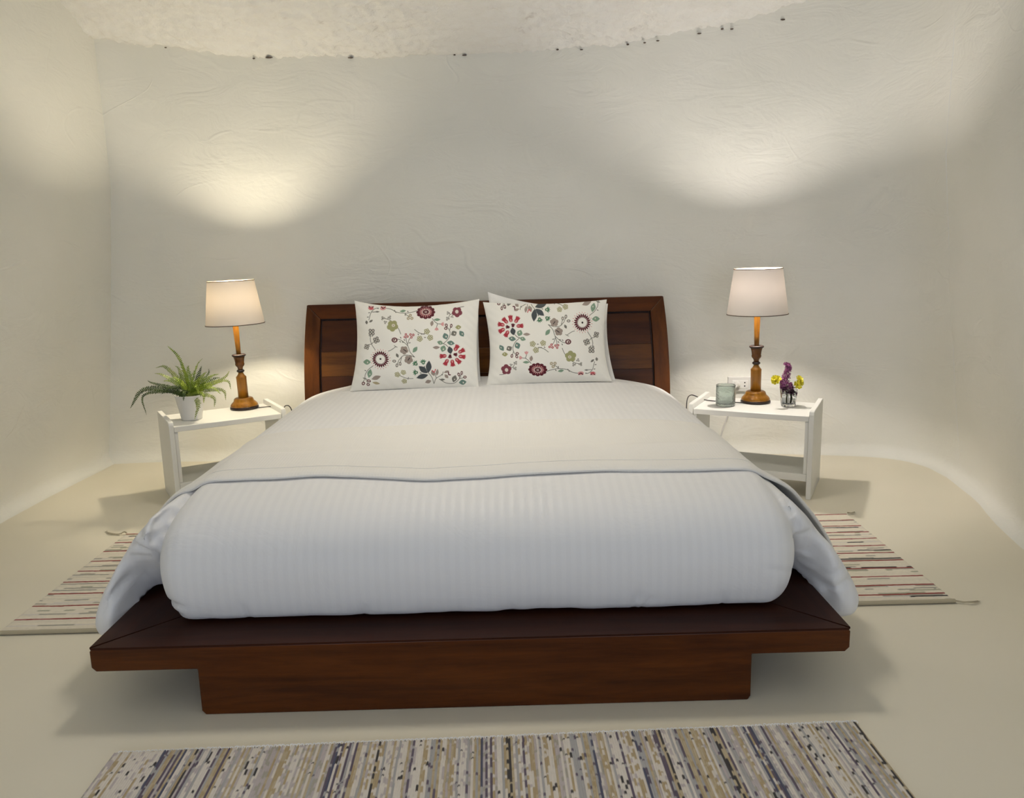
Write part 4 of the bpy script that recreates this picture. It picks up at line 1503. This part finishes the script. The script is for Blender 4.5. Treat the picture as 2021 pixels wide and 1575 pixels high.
purple('purple flower sprig drooping low over the right rim of the glass', [(VX+.006, VY-.004, VZ+.018), (VX+.01, VY-.008, VZ+.06), loc(1560, 765, -.02)],
       [loc(1566, 778, -.012), loc(1563, 772, -.02), loc(1561, 764, -.025), loc(1560, 756, -.02)], 110, .017)
purple('short purple flower sprig at the left rim of the glass', [(VX-.004, VY+.004, VZ+.018), (VX-.008, VY+.002, VZ+.06), loc(1545, 765, -.01)],
       [loc(1547, 768, -.01), loc(1545, 760, -.015), loc(1542, 752, -.01)], 110, .016)
def yellow(label, stem_pts, blooms):
    t, o = sprig('yellow_flower', label, stem_pts, None, None)
    for (px, py, dy, r, nv__) in blooms:
        c_ = np.array(loc(px, py, dy))-o
        petal_disc(c_, nv__, r*1.3, 8, M_YELLOW, t, 'blossom', .45, 2)
        cc = lathe('flower_centre', [(.001, -.001), (.0035, .001), (.003, .004), (.001, .005)], M_OCHRE, t, 10, M=Matrix.Translation(Vector(c_)) @ Vector(nv__).normalized().to_track_quat('Z', 'Y').to_matrix().to_4x4())
    return t
yellow('yellow flower head leaning out left of the purple spike', [(VX-.006, VY-.003, VZ+.017), (VX-.012, VY-.006, VZ+.07), loc(1542, 760, -.02), loc(1534, 754, -.025)],
       [(1531, 752, -.03, .0155, (-.5, -.8, .5)), (1535, 748, -.02, .0125, (0, -.7, .8)), (1529, 747, -.025, .012, (-.6, -.6, .7))])
yellow('pair of yellow flower heads leaning out right of the purple spike', [(VX+.008, VY-.003, VZ+.017), (VX+.014, VY-.006, VZ+.07), loc(1566, 762, -.02), loc(1573, 757, -.02)],
       [(1574, 760, -.03, .0165, (.1, -.9, .4)), (1577, 749, -.02, .0145, (.3, -.7, .7)), (1580, 755, -.025, .013, (.6, -.7, .3))])

# ------------------------------------------------------------------ socket behind the right stand
def wall_y(x):
    return float(np.interp(x, np.array(back_plan)[:110, 0], np.array(back_plan)[:110, 1]))
SX = 1.452
SYY = wall_y(SX)-0.012
sang = math.atan2(wall_y(SX+.05)-wall_y(SX-.05), .1)
sock = thing('wall_socket', 'white double power socket on the back wall behind the right lamp', 'socket', (SX, SYY, .40), sang)
box('cover_plate', -.068, .068, -.008, .008, -.042, .042, M_WHITE_PLASTIC, sock, .003)
box('socket_insert', -.044, .044, -.011, -.0075, -.024, .024, principled('insert_plastic', (.74, .73, .70, 1), .3)[0], sock, .002)
for (a, b_) in ((.026, .010), (.026, -.010)):
    o_ = lathe('pin_hole', [(.004, -.0005), (.004, .0005)], M_DARK_HOLE, sock, 12, M=Matrix.Translation((a, -.0115, b_)) @ Matrix.Rotation(math.radians(90), 4, 'X'))
plug = thing('power_plug', 'white round plug and flex in the wall socket', 'plug', (SX, SYY, .40), sang)
lathe('plug_body', [(.0185, 0), (.0195, .003), (.019, .012), (.0155, .020), (.008, .023)], M_WHITE_PLASTIC, plug, 28, M=Matrix.Translation((-.020, -.0118, 0)) @ Matrix.Rotation(math.radians(90), 4, 'X'))
tube('flex', [(-.020, -.034, -.002), (-.028, -.042, -.012), (-.036, -.038, -.030), (-.036, -.030, -.055), (-.040, -.022, -.09), (-.055, -.018, -.15), (-.085, -.016, -.24), (-.11, -.03, -.33), (-.13, -.06, -.385)], .0042, M_WHITE_PLASTIC, plug, 8, 8)

# ------------------------------------------------------------------ rag rugs
def rug(name, label, x0, x1, y0, y1, rot, along, pitch_, base_cols, stripe_fn, seed, ncross, streak=26.0):
    """along='x': weft rows run along x and are stacked in y"""
    r_ = random.Random(seed)
    W_, H_ = x1-x0, y1-y0
    L = H_ if along == 'x' else W_
    C = W_ if along == 'x' else H_
    nrow_ = int(L/pitch_)
    sub = 4
    ns, nc = nrow_*sub+1, ncross
    S = np.linspace(0, L, ns)
    Cc = np.linspace(0, C, nc)
    SS, CC = np.meshgrid(S, Cc, indexing='ij')
    rowf = SS/pitch_
    z = np.zeros_like(SS)
    cols = np.zeros(SS.shape+(3,))
    rows_info = [stripe_fn(r_, k, nrow_) for k in range(nrow_+1)]
    wob = np.zeros_like(SS)
    for i in range(ns):
        for j in range(nc):
            wob[i, j] = 0.22*noise.noise(Vector((S[i]*9, Cc[j]*7, seed)))
    for i in range(ns):
        for j in range(nc):
            k = rowf[i, j]+wob[i, j]*1.3
            ki = max(0, min(nrow_, int(k)))
            f = k-ki
            base, alt, dens_, ph = rows_info[ki]
            nz = noise.noise(Vector((Cc[j]*(streak+ph*streak*.4), ki*3.7+seed, ph*5)))
            c_ = alt if nz > dens_ else base
            g = 0.93+0.07*noise.noise(Vector((Cc[j]*90, ki*1.3, 9)))
            cols[i, j] = c_*g
            z[i, j] = .0055+.0032*abs(math.sin(math.pi*f))**.6+.0008*noise.noise(Vector((Cc[j]*60, ki*2.1, 2)))+.0015*noise.noise(Vector((S[i]*4, Cc[j]*4, 5)))
    z[0] = z[-1] = .0008
    z[:, 0] = z[:, -1] = .0008
    edge = np.array([0.004*noise.noise(Vector((s*40, 1, seed))) for s in S])
    CC2 = CC.copy()
    CC2[:, 0] += edge
    CC2[:, -1] += edge[::-1]
    if along == 'x':
        X, Y = x0+CC2, y0+SS+0.012*np.sin(CC*5+seed)*0.3
    else:
        X, Y = x0+SS, y0+CC2
    cx, cy_r = (x0+x1)/2, (y0+y1)/2
    X2 = cx+(X-cx)*math.cos(rot)-(Y-cy_r)*math.sin(rot)
    Y2 = cy_r+(X-cx)*math.sin(rot)+(Y-cy_r)*math.cos(rot)
    me = np_mesh(name, np.stack([X2, Y2, z+.001], -1), grid_faces(ns, nc, flip=(along == 'x')))
    set_col(me, cols.reshape(-1, 3))
    t = thing(name, label, 'rug', (0, 0, 0))
    link('woven_body', me, M_RUG, t)
    return t
cream = np.array(srgb(240, 231, 212)[:3])
RC = {k: np.array(srgb(*v)[:3]) for k, v in dict(white=(228, 220, 208), grey=(176, 170, 156), sage=(180, 178, 154), red=(150, 56, 48), rose=(176, 112, 104), black=(64, 60, 58),
                                                beige=(196, 180, 148), tan=(184, 164, 126), navy=(84, 86, 106), purple=(102, 90, 104), greyb=(178, 176, 174), dgreen=(66, 74, 62), lilac=(196, 186, 184)).items()}
def side_rows(red_every):
    def fn(r_, k, n):
        ph = r_.random()
        if k % red_every == red_every-2:
            return (RC['red'], RC['rose'], .35, ph)
        if k % 9 == 4:
            return (RC['black'] if r_.random() < .3 else RC['grey'], RC['white'], .10, ph)
        x = r_.random()
        if x < .20:
            return (cream, RC['grey'], .15, ph)
        if x < .32:
            return (cream, RC['sage'], .0, ph)
        if x < .40:
            return (cream, RC['grey'], .05, ph)
        return (cream*r_.uniform(.92, 1.03), RC['white'], .5, ph)
    return fn
def hem_and_tassels(t, p0, p1, tassels, mat):
    tube('rolled_hem', [p0, tuple((np.array(p0)+np.array(p1))/2+np.array([0, -.003, 0])), p1], .007, mat, t, 10, 10)
    for pts in tassels:
        V, Fc = [], []
        for s in range(4):
            P = catmull([tuple(np.array(p)+np.array([random.uniform(-.003, .003)*(i > 0), random.uniform(-.005, .005)*i*.6, random.uniform(0, .002)])) for i, p in enumerate(pts)], 5)
            v_, f_ = tube_data(P, np.linspace(.0028, .0008, len(P)), 5, len(V))
            V += v_
            Fc += f_
        from_lists('tassel', V, Fc, mat, t)
M_HEM = fabric('rug_hem_cotton', srgb(178, 168, 142), 500, 0.3, 0.95)[0]
rl = rug('rag_rug', 'cream rag rug with thin red and dark stripes left of the bed', -1.585, -0.80, 2.445, 3.375, 0.012, 'x', .0094, None, side_rows(11), 3, 110, 9.0)
hem_and_tassels(rl, (-1.572, 2.437, .0085), (-0.80, 2.443, .0085), [[(-1.566, 2.437, .008), (-1.60, 2.42, .006), (-1.63, 2.39, .004), (-1.66, 2.37, .004)],
                                                            [(-1.588, 3.372, .008), (-1.60, 3.38, .01), (-1.62, 3.37, .005), (-1.67, 3.385, .004), (-1.70, 3.41, .004)]], M_HEM)
rr_ = rug('rag_rug', 'cream rag rug with thin red stripes right of the bed', 0.80, 1.600, 2.488, 3.385, -0.015, 'x', .0094, None, side_rows(8), 8, 110, 9.0)
hem_and_tassels(rr_, (0.80, 2.490, .0085), (1.588, 2.482, .0085), [[(1.585, 2.483, .008), (1.61, 2.475, .006), (1.635, 2.468, .008), (1.67, 2.478, .004)],
                                                           [(1.61, 3.385, .008), (1.63, 3.385, .006), (1.65, 3.40, .004)]], M_HEM)
def front_rows(r_, k, n):
    ph = r_.random()
    x = r_.random()
    if x < .07:
        return (RC['navy'] if r_.random() < .4 else RC['purple'], RC['greyb'], .30, ph)
    if x < .11:
        return (RC['black'], RC['beige'], .20, ph)
    if x < .30:
        return (RC['white'], RC['black'], .38, ph)
    if x < .44:
        return (RC['greyb'], RC['purple'], .34, ph)
    if x < .60:
        return (RC['beige'], RC['tan'], .1, ph)
    if x < .68:
        return (RC['tan'], RC['white'], .1, ph)
    if x < .80:
        return (RC['lilac'], RC['grey'], .15, ph)
    return (RC['white'], RC['lilac'], .1, ph)
rf = rug('rag_rug', 'long multicoloured grey and beige striped rag rug at the foot of the bed', -0.868, 0.978, 1.13, 1.80, 0.024, 'y', .0056, None, front_rows, 5, 130, 42.0)
# looped white selvedge along the edge facing the bed
V, Fc = [], []
for k in range(190):
    x = -0.86+1.83*k/189+random.uniform(-.002, .002)
    yb = 1.80+0.024*(x-0.055)
    P = catmull([(x-.003, yb-.008, .006), (x-.003, yb-.001+random.uniform(-.002, .003), .0085), (x+.003, yb-.001+random.uniform(-.002, .003), .008), (x+.004, yb-.008, .006)], 3)
    v_, f_ = tube_data(P, .0018, 4, len(V))
    V += v_
    Fc += f_
se = from_lists('looped_selvedge', V, Fc, M_PILLOW, rf)
se['kind'] = 'stuff'
